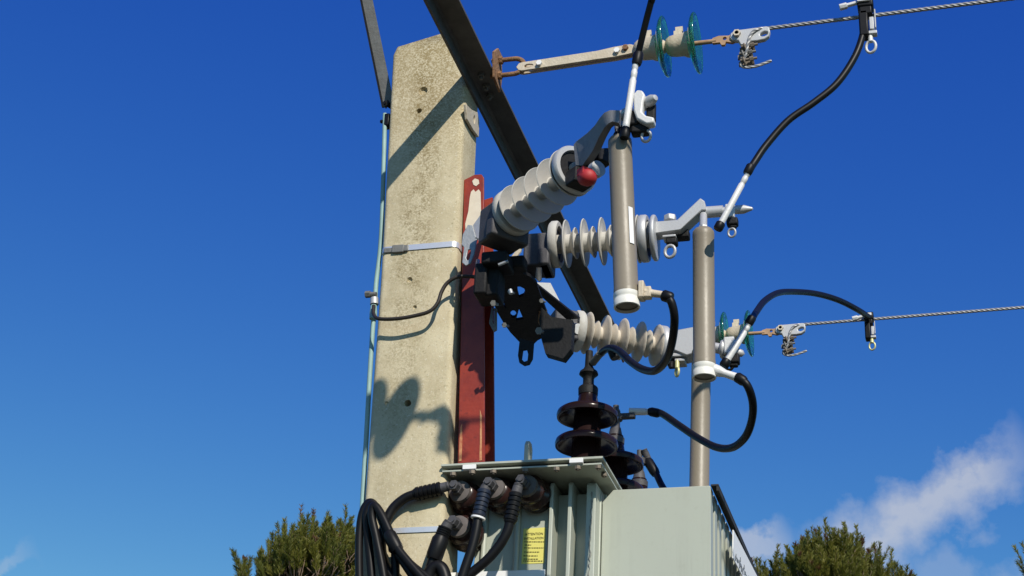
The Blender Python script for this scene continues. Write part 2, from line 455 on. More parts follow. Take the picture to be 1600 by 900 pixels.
# real recesses: cut a few cast-in holes into the front face
cut = B()
HOLES = ((661, 142, 0.020, 0.012), (655, 173, 0.012, 0.06), (637, 630, 0.014, 0.05), (640, 437, 0.012, 0.01), (648, 480, 0.009, 0.008), (604, 630, 0.008, 0.006))
for px, py, r, dp in HOLES:
    p = P(px, py, y=PY0); lathe(cut, p + V((0, -0.02, 0)), (0, 1, 0), [(0, 0), (0, r * 1.1), (0.02, r), (0.02 + dp, r * .7), (0.02 + dp, 0)], 14)
bmesh.ops.translate(cut, verts=cut.verts, vec=-ORG[pole])
cme = finish(cut, 0); cob = bpy.data.objects.new('cutter', cme); col.objects.link(cob); cob.parent = pole
mod = shaft.modifiers.new('holes', 'BOOLEAN'); mod.object = cob; mod.operation = 'DIFFERENCE'; mod.solver = 'EXACT'
dg = bpy.context.evaluated_depsgraph_get(); dg.update()
new = bpy.data.meshes.new_from_object(shaft.evaluated_get(dg)); shaft.modifiers.remove(mod); shaft.data = new
new.polygons.foreach_set('use_smooth', [True] * len(new.polygons)); new.set_sharp_from_angle(angle=math.radians(35))
bpy.data.objects.remove(cob)


def pole_band(z, h, label, buckle_px=None):
    xa, xb = pole_x(z); t = 0.003
    root = thing('steel_band', label, 'strap', ((xa + xb) / 2, PY0 - t, z - h / 2), 'bands strapped round the pole')
    bm = B(); c = 0.024; rings = []
    for zz in (z - h / 2, z + h / 2):
        for e in (0.001, 0.001 + t):
            r = []
            for (cx, cy, a0) in ((xa + c, PY0 + c, math.pi), (xb - c, PY0 + c, 1.5 * math.pi), (xb - c, PY1 - c, 0), (xa + c, PY1 - c, .5 * math.pi)):
                for k in range(5):
                    a = a0 + k / 4 * math.pi / 2; r.append(bm.verts.new((cx + (c + e) * math.cos(a), cy + (c + e) * math.sin(a), zz)))
            rings.append(r)
    m_ = len(rings[0])
    for (i, j) in ((0, 1), (1, 3), (3, 2), (2, 0)):
        for k in range(m_): bm.faces.new((rings[i][k], rings[i][(k + 1) % m_], rings[j][(k + 1) % m_], rings[j][k]))
    part('strap', bm, M['strap'], root, 30)
    if buckle_px:
        p = P(*buckle_px, y=PY0 - 0.006); bm = B()
        box(bm, p, (0.05, 0.012, 0.034)); box(bm, p + V((0.032, 0, 0)), (0.02, 0.010, 0.028)); box(bm, p + V((-0.035, 0.002, -0.002)), (0.05, 0.006, 0.022))
        part('buckle', bm, M['galv_dull'], root, 30, 0.003)
    return root


pole_band(P(655, 386, y=PY0).z, 0.024, 'bright steel band with a grey buckle strapped round the middle of the pole', (622, 389))
pole_band(P(655, 828, y=PY0).z, 0.020, 'pale steel band round the foot of the pole behind the black cables')

# bracket on the pole's side that carries the crossarm
bm = B(); X0 = -1.872
o = [P(*p, x=X0 + .016) for p in ((724, 163), (733, 172), (742, 176), (745, 190), (744, 215), (735, 203), (726, 187))]
plate(bm, o, [circle(P(737, 187, x=X0 + .016), (0, 1, 0), (0, 0, 1), 0.012, 10, 1, 1.6)], (0.012, 0, 0))
t = tag(part('pole_bracket', bm, M['cream_metal'], None, 30, 0.002), 'small cream bracket with a slot bolted to the side of the pole under the crossarm', 'bracket')

# ================================================================== crossarm
arm = thing('crossarm', 'long dark steel angle crossarm passing the head of the pole', 'crossarm', (-1.86, 5.5, 3.86))
AX0, AX1, AZ = -1.862, -1.754, 3.937
bm = B()
prof = [(AX0, AZ - 0.072), (AX0 + .011, AZ - 0.072), (AX0 + .012, AZ - .02), (AX0 + .022, AZ - .011), (AX1, AZ - .011), (AX1, AZ), (AX0, AZ)]
a = [bm.verts.new((x, 2.35, z)) for x, z in prof]; b = [bm.verts.new((x, 8.12, z)) for x, z in prof]
bm.faces.new(a); bm.faces.new(b[::-1])
for k in range(len(prof)): bm.faces.new((a[k], a[(k + 1) % len(prof)], b[(k + 1) % len(prof)], b[k]))
part('angle_bar', bm, M['cross_steel'], arm, 30)
for px, py in ((752, 118), (760, 135), (765, 150)):
    p = P(px, py, z=AZ - .018); bm = B(); hexnut(bm, p, (0, 0, 1), 0.016, 0.014); rod(bm, p - V((0, 0, .02)), p, 0.008)
    part('bolt', bm, M['galv_dull'], arm, 30)

# flat brace going up out of the frame at the left of the pole
bm = B()
p0, p1 = P(608, 165, y=5.56), P(566, -40, y=5.40)
e = P(596, 165, y=5.56) - p0
axis = (p1 - p0).normalized(); side = (V((1, 0, 0)) - axis * axis.x).normalized(); nrm = axis.cross(side)
mid = (p0 + p1) / 2; ln = (p1 - p0).length
box(bm, mid, (0.045, 0.006, ln), (side, nrm, axis)); box(bm, mid - side * .020 + nrm * .012, (0.006, 0.02, ln), (side, nrm, axis))
br = thing('brace_bar', 'grey angle steel brace rising out of view left of the pole head', 'brace', p0)
part('angle_bar', bm, M['galv_dull'], br, 30)
bm = B(); box(bm, mid - side * .027, (0.009, 0.012, ln), (side, nrm, axis)); part('shade_strip', bm, M['black_steel'], br, 30)  # black strip stands in for the shaded left side of the bar
bm = B(); q = P(607, 166, y=5.54); rod(bm, q - V((.01, .03, 0)), q + V((.03, .05, 0)), 0.009); hexnut(bm, q - V((0, .02, 0)), (0.2, 1, 0), .015, .014)
part('bolt', bm, M['black_steel'], br, 30)

# ================================================================== insulator strings, clamps and overhead wires
def glass_mesh():
    bm = B()
    prof = [(0.0, 0.040), (0.003, 0.06), (0.009, 0.088), (0.018, 0.112), (0.027, 0.125), (0.033, 0.127), (0.037, 0.124), (0.035, 0.116),
            (0.030, 0.100), (0.034, 0.090), (0.033, 0.083), (0.024, 0.070), (0.020, 0.048), (0.020, 0.022), (0.0, 0.022), (0.0, 0.040)]
    lathe(bm, (0, 0, 0), (0, 0, 1), prof, 64); bmesh.ops.remove_doubles(bm, verts=bm.verts, dist=1e-5)
    me = finish(bm, 60); me.name = 'glass_disc'; me.materials.append(M['glass']); return me


GLASS = glass_mesh()


def cap_mesh():
    bm = B(); lathe(bm, (0, 0, 0), (0, 0, 1), [(-.092, 0), (-.092, .020), (-.086, .032), (-.072, .042), (-.05, .046), (-.02, .047), (-.006, .054), (.004, .056), (.004, 0)], 24)
    box(bm, (0, 0.055, -0.04), (0.014, 0.03, 0.034)); box(bm, (0, 0.078, -0.035), (0.012, 0.022, 0.03))
    me = finish(bm, 40); me.name = 'socket_cap'; me.materials.append(M['cream_metal']); return me


CAP = cap_mesh()


def strand_wire(name, a, b, label, extra=(), sag=0.0, group='overhead line wires'):
    bm = B(); a, b = V(a), V(b); n = int((b - a).length / 0.012); pts = []
    for k in range(n + 1):
        t = k / n; pts.append(a.lerp(b, t) - V((0, 0, sag * 4 * t * (1 - t))))
    tube(bm, pts, 0.0078, 18, True, 6, 0.16)
    return tag(part(name, bm, M['wire'], None, 75), label, 'wire', group)


def clamp_block(root, c, along, h=0.0):
    pass


def string(y, dx, z, lab_s, lab_c, lab_w, far, rise, px_off=None):
    """dead-end string hanging off the crossarm along +X at depth y."""
    xs = lambda x: x + dx
    root = thing('insulator_string', lab_s, 'insulator string', (AX1, y, z - .1), 'glass disc insulator strings')
    Q = lambda x, zz=0.0, yy=0.0: V((xs(x), y + yy, z + zz))
    # rusty eye plate on the crossarm
    bm = B()
    plate(bm, [V((AX1 + .004, y - .075, z + .02)), V((AX1 + .004, y - .02, z + .075)), V((AX1 + .004, y + .03, z + .075)), V((AX1 + .004, y + .06, z - .02)), V((AX1 + .004, y + .05, z - .10)), V((AX1 + .004, y - .05, z - .09))], [], (0.01, 0, 0))
    part('eye_plate', bm, M['rust'], root, 30, 0.002)
    bm = B()
    s0 = AX1 + .012; s1 = xs(-1.635)
    pts = [V((s0 - .03, y, z + .026))]; pts += [V((s0 + (s1 - s0) * .55, y, z + .026))]
    for k in range(1, 8):
        a_ = math.pi / 2 - math.pi * k / 8; pts.append(V((s1 - .045 + .045 * math.cos(a_), y, z - .012 + .038 * math.sin(a_))))
    pts += [V((s0 + (s1 - s0) * .55, y, z - .05)), V((s0 - .03, y, z - .05))]
    tube(bm, spline(pts, 4), 0.0105, 10)
    for zz in (.026, -.05): hexnut(bm, V((s0 + .01, y, z + zz)), (1, 0, 0), .018, .014)
    part('shackle', bm, M['rust'], root, 50)
    # long flat link
    bm = B(); zl, zr = -.025, -.006; h = .021
    lp = [Q(-1.665, zl), Q(-1.655, zl + h * .8), Q(-1.64, zl + h), Q(-1.32, zr + h - .004), Q(-1.25, zr + h + .006), Q(-1.185, zr + h + .01), Q(-1.16, zr + h), Q(-1.165, zr - .012),
          Q(-1.19, zr - .016), Q(-1.25, zr - h - .002), Q(-1.32, zr - h - .004), Q(-1.64, zl - h), Q(-1.655, zl - h * .8)]
    slot = circle(Q(-1.612, zl), (1, 0, 0), (0, 0, 1), .009, 12, 2.2, 1)
    plate(bm, [p + V((0, -.012, 0)) for p in lp], [[p + V((0, -.012, 0)) for p in slot]], (0, .01, 0))
    plate(bm, [p + V((0, .012, 0)) for p in lp], [[p + V((0, .012, 0)) for p in slot]], (0, .01, 0))
    ls = part('link_strap', bm, M['cream_metal'], root, 30, 0.0015)
    for x_, zz in ((-1.565, zl + .002), (-1.238, zr + .002), (-1.203, zr + .012)):
        bm = B(); hexnut(bm, Q(x_, zz, -.018), (0, 1, 0), .0125, .014); part('bolt', bm, M['white' if x_ < -1.21 else 'rust'], ls, 30)
    # caps, glass discs, pins
    for k, gx in enumerate((-1.078, -.948)):
        inst('socket_cap', CAP, root, Q(gx), (1, 0, 0.02)); inst('glass_disc', GLASS, root, Q(gx + .004), (1, 0, 0.02))
        bm = B()
        if k == 0:
            rod(bm, Q(gx + .01), Q(gx + .075), .012); lathe(bm, Q(gx + .03), (1, 0, 0), [(0, .03), (.012, .02), (.02, .012)], 16)
            part('pin', bm, M['cream_metal'], root)
        else:
            rod(bm, Q(gx + .01), Q(gx + .115), .0095)
            plate(bm, [Q(gx + .10, .012, -.006), Q(gx + .125, .02, -.006), Q(gx + .165, .016, -.006), Q(gx + .185, .024, -.006), Q(gx + .20, .02, -.006), Q(gx + .20, -.012, -.006), Q(gx + .18, -.02, -.006), Q(gx + .155, -.012, -.006), Q(gx + .15, -.026, -.006), Q(gx + .137, -.026, -.006), Q(gx + .13, -.012, -.006), Q(gx + .10, -.012, -.006)],
                  [circle(Q(gx + .15, .004, -.006), (1, 0, 0), (0, 0, 1), .0085, 10)], (0, .014, 0))
            part('pin', bm, M['rust_pin'], root)
    # dead-end clamp
    ck = -.765 if dx > -.08 else -.765
    cl = thing('dead_end_clamp', lab_c, 'wire clamp', Q(ck, -.06), 'dead end clamps gripping the wires')
    C = lambda x, zz, yy=0.0: Q(ck + x, zz, yy)
    bm = B()
    body = [C(-.012, .0), C(-.008, .022), C(.012, .034), C(.05, .034), C(.135, .036), C(.146, .03), C(.15, .012), C(.145, -.012), C(.128, -.026), C(.10, -.03), C(.075, -.028), C(.055, -.045), C(.03, -.04), C(.022, -.018), C(.0, -.016)]
    plate(bm, [p + V((0, -.014, 0)) for p in body], [circle(C(.125, .0, -.014), (1, 0, .3), (-.3, 0, 1), .0105, 12, 1.5, 1)], (0, .024, 0))
    cb = part('clamp_body', bm, M['alu'], cl, 30, 0.004)
    bm = B(); hexnut(bm, C(.018, .012, -.02), (0, 1, 0), .016, .016); rod(bm, C(.018, .012, -.028), C(.018, .012, .03), .0085); part('bolt', bm, M['cream_metal'], cl, 30)
    for k, (bx, bz) in enumerate(((.038, -.052), (.03, -.085), (.034, -.118))):
        bm = B(); ax = V((1, 0, .25)).normalized()
        torus(bm, C(bx + .01, bz, 0), ax, .019, .0045, 14, 6, -.4, math.pi + .4, up=(0, -1, .1))
        box(bm, C(bx + .012, bz, .012), (.05, .012, .02)); hexnut(bm, C(bx + .04, bz + .004, -.012), (1, 0, .1), .0105, .015); rod(bm, C(bx - .005, bz, -.014), C(bx + .062, bz + .006, -.012), .0055)
        hexnut(bm, C(bx + .04, bz + .004, .014), (1, 0, .1), .0105, .015)
        part('u_bolt', bm, M['galv_dull' if k == 1 else 'rust_dull'], cl, 40)
    # wire with its short tail bent down through the clamp
    a = C(.13, .03, -.004); b = V((far, y, z + rise))
    w = thing('overhead_wire', lab_w, 'wire', a, 'overhead line wires')
    bm = B(); n = int((b - a).length / .014)
    tube(bm, [a.lerp(b, k / n) - V((0, 0, .01 * math.sin(math.pi * min(1, k / n)))) for k in range(n + 1)], .0078, 18, True, 6, .15)
    part('span', bm, M['wire'], w, 75)
    bm = B(); tl = spline([a, C(.10, .022, -.018), C(.075, .0, -.02), C(.062, -.04, -.018), C(.052, -.09, -.012), C(.03, -.125, -.004), C(.045, -.142, .0), C(.09, -.14, .004), C(.15, -.118, .01)], 10)
    tube(bm, tl, .0058, 18, True, 6, .15); part('tail', bm, M['wire'], w, 75)
    return root


string(5.50, .004, 3.975, 'nearer pair of green glass discs on a long cream link beside the pole head', 'nearer grey dead end clamp with its wire tail bent underneath', 'twisted bare wire running out of the top right corner', 9.0, .16)
string(8.06, -.133, 3.895, 'farther pair of green glass discs half hidden behind the second taupe tube', 'farther grey dead end clamp at the end of the lower wire', 'twisted bare wire running out at the middle of the right edge', 9.0, .16)
string(3.66, .085, 3.965, 'glass disc string at the near end of the crossarm, out of view above', 'dead end clamp of the nearest wire, out of view above', 'nearest twisted wire, out of view above', 6.0, .1)


# ================================================================== jumper cables
def cable(name, label, pts, r, mat='rubber', ends=(), group=None, n=8):
    """ends: (kind, a, b, radius, material) sleeves and boots as parts."""
    root = thing(name, label, 'cable', base_of(pts), group)
    bm = B(); tube(bm, spline(pts, n), r, 12); part('sheath', bm, M[mat], root, 60)
    for nm, a, b, rr, mt in ends:
        bm = B(); a, b = V(a), V(b); ln = (b - a).length
        if nm == 'lug':
            lathe(bm, a, b - a, [(0, 0), (0, rr * .86), (ln * .07, rr * .9), (ln * .08, rr * .78), (ln * .11, rr * .78), (ln * .12, rr * .9), (ln * .2, rr * .9), (ln * .21, rr * .8), (ln * .24, rr * .8), (ln * .25, rr * .95), (ln, rr), (ln, 0)], 14)
        elif nm == 'ribbed_boot':
            pr = [(0, 0), (0, rr * .75)]
            for k in range(6):
                t = .05 + k * .15; pr += [(ln * t, rr), (ln * (t + .09), rr * .97), (ln * (t + .11), rr * .84), (ln * (t + .14), rr * .84)]
            pr += [(ln, rr * .7), (ln, 0)]
            lathe(bm, a, b - a, pr, 16)
        else:
            lathe(bm, a, b - a, [(0, 0), (0, rr * .8), (ln * .15, rr), (ln * .8, rr), (ln, rr * .85), (ln, 0)], 14)
        part(nm, bm, M[mt], root, 50)
    return root


def PL(pts, y0, y1):
    n = len(pts) - 1
    return [P(px, py, y=y0 + (y1 - y0) * i / n) for i, (px, py) in enumerate(pts)]


K = 0.87                                     # switchgear depths and sizes scaled about the camera by this factor
T1Y, T2Y, T3Y = 5.48 * K, 6.28 * K, 7.30 * K
JG = 'black jumper cables'
# first jumper: from the spike of the nearest tube up towards the nearest wire
j1 = PL([(977, 203), (985, 160), (993, 100)], T1Y - .06, T1Y - .07)
up = [P(995, 94, y=T1Y - .06), P(1001.5, 66, y=T1Y - .09), P(1010, 31, y=T1Y - .125), P(1018, 0, y=T1Y - .16), P(1028, -45, y=T1Y - .21), V((-.62, 4.1, 4.40)), V((-.42, 3.8, 4.25)), V((-.35, 3.66, 4.01))]
cable('jumper_cable', 'black jumper cable with a long pale lug rising from the nearest taupe tube', up, .0135 * K, 'rubber',
      [('lug', j1[2], j1[0], .0145 * K, 'alu_white'), ('boot', P(998, 82, y=T1Y - .07), P(994.5, 101, y=T1Y - .07), .021 * K, 'rubber'), ('boot', P(978, 200, y=T1Y - .06), P(975.5, 216, y=T1Y - .06), .021 * K, 'rubber')], JG)
c2 = PL([(1351, 24), (1349, 50), (1336, 88), (1308, 130), (1272, 160), (1232, 188), (1198, 226), (1180, 252), (1171, 266)], 5.49, 6.16 * K)
cable('jumper_cable', 'long black jumper cable curving down from the top right wire', c2, .0140, 'rubber',
      [('lug', P(1170, 268, y=6.16 * K), P(1125, 352, y=6.17 * K), .0145 * K, 'alu_white'), ('boot', P(1174, 258, y=6.16 * K), P(1167, 272, y=6.16 * K), .020 * K, 'rubber'), ('boot', P(1127, 348, y=6.165 * K), P(1121, 359, y=6.165 * K), .021 * K, 'rubber')], JG)
c3 = PL([(1357, 495), (1340, 484), (1310, 469), (1275, 459), (1240, 456), (1215, 458), (1195, 470), (1182, 487), (1173, 502)], 8.0, 7.2 * K)
cable('jumper_cable', 'black jumper cable arching over to the lower wire', c3, .0150, 'rubber',
      [('lug', P(1172, 504, y=7.2 * K), P(1135, 565, y=7.2 * K), .0165 * K, 'alu_white'), ('boot', P(1176, 495, y=7.2 * K), P(1169, 507, y=7.2 * K), .022 * K, 'rubber'), ('boot', P(1137, 562, y=7.2 * K), P(1130, 573, y=7.2 * K), .024 * K, 'rubber')], JG)

# tap clamps on the two wires
def tap_clamp(px, py, y, label, eye_mat, k=1.0):
    c = P(px, py, y=y)
    root = thing('tap_clamp', label, 'wire clamp', c - V((0, 0, .2)), 'tap clamps joining jumpers to the wires')
    Q = lambda x, z, yy=0.0: c + V((x * k, yy, z * k))
    bm = B(); box(bm, Q(0, .045), (.062 * k, .06, .05 * k)); box(bm, Q(.0, .01), (.05 * k, .05, .05 * k)); box(bm, Q(-.010, -.055), (.036 * k, .05, .12 * k))
    part('clamp_body', bm, M['rubber'], root, 30, .006)
    bm = B(); box(bm, Q(-.005, .048, -.033), (.05 * k, .012, .02 * k)); rod(bm, Q(-.03, .045, -.02), Q(-.075, .036, -.02), .009); hexnut(bm, Q(-.085, .034, -.02), (1, 0, .2), .014, .03)
    part('bolt', bm, M['alu_white'], root, 30, .002)
    bm = B(); box(bm, Q(.02, -.055), (.018 * k, .03, .06 * k)); box(bm, Q(.022, -.098), (.034 * k, .03, .016 * k)); box(bm, Q(.034, -.03, .0), (.006 * k, .02, .09 * k))
    part('jaw', bm, M['alu'], root, 30, .004)
    bm = B(); rod(bm, Q(.012, -.10), Q(.012, -.135), .01); torus(bm, Q(.012, -.158), (0.35, 1, .1), .02 * k, .006 * k, 18, 8, sy=1.3)
    part('eye_bolt', bm, M[eye_mat], root, 50)
    return root


tap_clamp(1353, 22, 5.48, 'black tap clamp with an eye bolt on the upper wire', 'alu_white')
tap_clamp(1358, 506, 8.04, 'small black tap clamp with a yellowish eye on the lower wire', 'brass', .82)


# ================================================================== support insulators with arms
def kbox(bm, c, size, axes=None): box(bm, c, tuple(q * K for q in size), axes)
def krod(bm, a, b, r, seg=12): rod(bm, a, b, r * K, seg)
def khexnut(bm, c, ax, r, h): hexnut(bm, c, ax, r * K, h * K)
def klathe(bm, o, ax, prof, seg=28): lathe(bm, o, ax, [(t * K, r * K) for t, r in prof], seg)
def ktorus(bm, c, ax, R, r, *a, **k): torus(bm, c, ax, R * K, r * K, *a, **k)
def kplate(bm, o, h, t): plate(bm, o, h, V(t) * K)


def shed_mesh(r, name, mat, core=.044 * .87, cup=0.0):
    bm = B(); lathe(bm, (0, 0, 0), (0, 0, 1), [(-.010 - cup, core), (-.007 - cup, core + .005), (.001 - cup * .25, r * .86), (.005, r - .002), (.008, r), (.011, r - .002), (.008 - cup * .25, r * .84), (.005 - cup, core + .004), (.008 - cup, core)], 40)
    bmesh.ops.remove_doubles(bm, verts=bm.verts, dist=1e-5); me = finish(bm, 50); me.name = name; me.materials.append(M[mat]); return me


def support_insulator(label, R, E, big, small, nbig, mat, block, drop=0.0):
    R, E = V(R), V(E); d = (E - R).normalized(); L_ = (E - R).length
    big *= K; small = small * K if small else None; block = tuple(q * K for q in block)
    root = thing('support_insulator', label, 'insulator', R - V((0, 0, .12)), 'ribbed support insulators behind the tubes')
    u, v, w = frame(d)      # u horizontal, v up-ish
    cr = (.029 if small is None else .043) * K
    bm = B(); lathe(bm, R, d, [(-.06 * K, 0), (-.06 * K, cr), (L_ + .02, cr), (L_ + .02, 0)], 24)
    part('core', bm, M[mat], root)
    mb = shed_mesh(big, 'shed', mat, (.030 if small is None else .044) * K, .022 if small is None else 0.0); ms = shed_mesh(small, 'small_shed', mat) if small else None
    a, b = .035 * K, L_ - .035 * K; stp = (b - a) / (nbig - 1)
    for k in range(nbig):
        inst('shed', mb, root, R + d * (a + stp * k), d)
        if ms and k < nbig - 1: inst('shed', ms, root, R + d * (a + stp * (k + .5)), d)
    # flange rings at both ends
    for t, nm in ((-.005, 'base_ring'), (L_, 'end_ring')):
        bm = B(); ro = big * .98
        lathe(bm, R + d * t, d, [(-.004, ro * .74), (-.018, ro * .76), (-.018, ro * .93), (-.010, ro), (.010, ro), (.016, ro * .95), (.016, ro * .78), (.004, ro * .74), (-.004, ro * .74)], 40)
        bd = B(); lathe(bd, R + d * t, d, [(-.004, 0), (-.004, ro * .76), (.004, ro * .76), (.004, 0)], 30); part('hollow_shade_disc', bd, M['black_steel'], root)  # black disc paints the shaded hollow inside each open ring
        part(nm, bm, M['polymer' if nm == 'base_ring' else 'alu'], root, 50)
    # dark cast base block: a hood open underneath
    if block:
        c = R - d * (.018 + block[0] / 2) - V((0, 0, drop)); bm = B(); bx, by, bz = block
        box(bm, c + V((0, 0, .0)), (by, bz, bx), (u, v, w))
        box(bm, c - v * (bz * .25) + w * bx * .3, (by * 1.12, bz * .5, bx * .42), (u, v, w))
        part('base_block', bm, M['cast_dark'], root, 30, .008)
    return root, d, L_


HZ = 3.548 * K
R1, E1 = P(804, 331, z=HZ), P(897, 266, z=HZ)
R2, E2 = P(871, 382, z=HZ + .03 * K), P(1007, 373, z=HZ + .03 * K)
R3, E3 = P(904, 518, z=HZ), P(1033, 541, z=HZ)
ins1, d1, L1 = support_insulator('large pale ribbed insulator pointing up and forward with a red cap at its end', R1, E1, .108, None, 5, 'polymer', (.13, .17, .17), .035)
ins2, d2, L2 = support_insulator('middle ribbed insulator lying level behind the nearest taupe tube', R2, E2, .109, .072, 5, 'polymer', (.12, .135, .165), .045)
ins3, d3, L3 = support_insulator('lowest beige ribbed insulator above the tallest brown bushing', R3, E3, .106, .070, 5, 'polymer_warm', (.12, .13, .16))

# --- arm of the first insulator (dark cast, bent) with red cap
T1 = P(968, 213, z=HZ)
def bent_arm(stations, th, mat):
    """bar through (left edge, right edge) pixel pairs, each at its own depth y; th = thickness"""
    bm = B(); loops = []
    for (a, b, y) in stations: loops.append((P(*a, y=y), P(*b, y=y)))
    n = len(loops); rings = []
    for i, (a, b) in enumerate(loops):
        m0, m1 = loops[max(i - 1, 0)], loops[min(i + 1, n - 1)]
        t = ((m1[0] + m1[1]) - (m0[0] + m0[1])).normalized(); w = (b - a).normalized(); nn = t.cross(w).normalized() * th
        rings.append([bm.verts.new(q) for q in (a, b, b + nn, a + nn)])
    for a, b in zip(rings, rings[1:]):
        for k in range(4): bm.faces.new((a[k], a[(k + 1) % 4], b[(k + 1) % 4], b[k]))
    bm.faces.new(rings[0][::-1]); bm.faces.new(rings[-1]); return bm


ya = E1.y - .09
part('arm', bent_arm([((896, 226), (899, 258), ya + .02), ((900, 221), (910, 259), ya + .01), ((917, 208), (926, 236), ya - .05), ((929, 196), (936, 214), ya - .10), ((937, 184), (944, 200), ya - .14),
                      ((944, 176), (951, 193), ya - .165), ((953, 172), (957, 190), ya - .17), ((968, 172), (967, 192), ya - .17)], .03, None), M['cast_grey'], ins1, 40, .004)
bm = B(); c = P(905, 280, y=E1.y - .05 * K); kbox(bm, c, (.09, .07, .07), frame(d1)); kbox(bm, P(938, 248, y=E1.y - .04 * K), (.07, .06, .07), frame(d1)); kbox(bm, P(925, 262, y=E1.y - .04 * K), (.09, .05, .05), frame(d1)); kbox(bm, P(960, 240, y=E1.y + .02 * K), (.11, .03, .05))
part('end_fitting', bm, M['black_steel'], ins1, 30, .006)
bm = B()
klathe(bm, P(925, 270, y=E1.y - .13 * K), d1, [(0, 0), (0, .026), (.02, .034), (.045, .034), (.05, 0)], 20)
part('end_bolt', bm, M['alu'], ins1, 40)
bm = B(); c = P(919, 277, y=E1.y - .16 * K)
klathe(bm, c, (d1 - V((0, 0, .35))), [(-.035, 0), (-.034, .03), (-.01, .036), (.01, .036), (.024, .028), (.034, .015), (.037, 0)], 20)
kbox(bm, c + K * V((-.02, -.01, .02)), (.03, .03, .04), frame(d1))
part('red_cap', bm, M['red_cap'], ins1, 50, label='bright red plastic end cap')
bm = B(); krod(bm, P(968, 183, y=T1Y), P(986, 172, y=T1Y - .03 * K), .022); krod(bm, P(1000, 168, y=T1Y - .02 * K), P(1016, 158, y=T1Y - .05 * K), .024, 18)
klathe(bm, P(1014, 159, y=T1Y - .05 * K), P(1031, 148, y=T1Y - .09 * K) - P(1014, 159, y=T1Y - .05 * K), [(0, .024), (.02, .022), (.04, .012), (.043, 0)], 18)
krod(bm, P(966, 186, y=T1Y), P(968, 214, y=T1Y), .018)
part('spigot', bm, M['alu'], ins1, 40)


def spigot_clamp(c, label, k, eye='alu', style=0, eye_off=(0, 0, 0)):
    c = V(c); root = thing('spigot_clamp', label, 'cable clamp', c - V((0, 0, .13 * k)), 'cable clamps on the spigots')
    Q = lambda x, z, yy=0.0: c + V((x * k, yy * k, z * k)) * K
    bm = B()
    if style == 0:
        kbox(bm, Q(-.005, .01), (.05 * k, .05 * k, .085 * k)); 
        part('clamp_body', bm, M['alu_white'], root, 30, .006)
        bm = B(); kbox(bm, Q(.008, -.055), (.062 * k, .05 * k, .045 * k)); kbox(bm, Q(.012, -.083), (.04 * k, .03 * k, .02 * k)); part('jaw', bm, M['black_steel'], root, 30, .006)
    else:
        u = V((1, .1, 0)).normalized()
        o = [Q(-.028, .07), Q(-.012, .092), Q(.012, .085), Q(.024, .06), Q(.016, .03), Q(.012, -.02), Q(.028, -.04), Q(.062, -.052), Q(.062, -.078), Q(.03, -.082), Q(-.012, -.05), Q(-.024, -.01)]
        kplate(bm, [p + K * V((0, -.04, 0)) for p in o], [], (0, .045, 0)); part('clamp_body', bm, M['alu_white'], root, 40, .006)
        bm = B(); kbox(bm, Q(-.03, -.03), (.05 * k, .05 * k, .07 * k)); kbox(bm, Q(-.005, -.075, .01), (.075 * k, .05 * k, .05 * k)); kbox(bm, Q(.04, .0, .01), (.04 * k, .03 * k, .1 * k)); part('jaw', bm, M['black_steel'], root, 30, .008)
    e = Q(.012 + eye_off[0], -.13 + eye_off[2])
    bm = B(); krod(bm, e + V((0, 0, .05 * k * K)), e + V((0, 0, .018 * k * K)), .008 * k); ktorus(bm, e, (.3, 1, .2), .021 * k, .0065 * k, 20, 8, sy=1.15)
    part('eye_bolt', bm, M[eye], root, 50)
    return root


spigot_clamp(P(1002, 177, y=T1Y - .04 * K), 'curved pale clamp with a hanging eye at the top of the nearest tube', .95, 'alu', 1, (0.01, 0, .015))
T2 = P(1099, 356, y=T2Y)
# --- arm of the second insulator
bm = B(); yy = E2.y
o = [P(1020, 352, y=yy), P(1060, 349, y=yy), P(1096, 315, y=yy), P(1103, 320, y=yy), P(1105, 334, y=yy), P(1098, 334, y=yy), P(1066, 364, y=yy), P(1063, 365, y=yy), P(1020, 371, y=yy)]
kplate(bm, [p + K * V((0, -.035, 0)) for p in o], [], (0, .07, 0)); part('arm', bm, M['alu'], ins2, 30, .004)
bm = B(); klathe(bm, E2 + d2 * .03, d2, [(0, 0), (0, .096), (.006, .104), (.018, .104), (.022, .098), (.022, 0)], 36); kbox(bm, P(1019, 361, y=yy), (.05, .075, .06))
part('end_fitting', bm, M['alu'], ins2, 30, .003)
bm = B(); khexnut(bm, P(1047, 342, y=yy), (0, 0, 1), .03, .03); part('bolt', bm, M['alu'], ins2, 30, .004)
bm = B(); kbox(bm, P(1047, 373, y=yy), (.06, .06, .012)); part('washer', bm, M['alu'], ins2, 30, .003)
bm = B(); kbox(bm, P(1050, 379, y=yy), (.05, .05, .03)); kbox(bm, P(1067, 368, y=yy + .03 * K), (.06, .05, .04)); part('lower_jaw', bm, M['black_steel'], ins2, 30, .006)
bm = B(); ktorus(bm, P(1047, 393, y=yy - .02 * K), (.25, 1, .15), .024, .0075, 20, 8, sy=1.15); part('eye_bolt', bm, M['alu'], ins2, 50)
bm = B(); krod(bm, P(1102, 332, y=yy), P(1130, 330, y=yy), .026, 18); a = P(1148, 328, y=yy); b = P(1177, 326, y=yy)
klathe(bm, a, b - a, [(0, 0), (0, .02), (.04, .02), (((b - a).length / K) * .95, .007), (((b - a).length / K), 0)], 18); krod(bm, P(1128, 330, y=yy), a, .018)
part('spigot', bm, M['alu'], ins2, 40)
bm = B(); krod(bm, P(1099, 333, y=yy - .0 * K), P(1099, 356, y=T2Y), .017); part('stem', bm, M['alu'], ins2, 40)
spigot_clamp(P(1142, 334, y=T2Y), 'pale block clamp with a small eye on the spike beside the second tube', .8, 'alu', 0, (-.008, 0, .012))
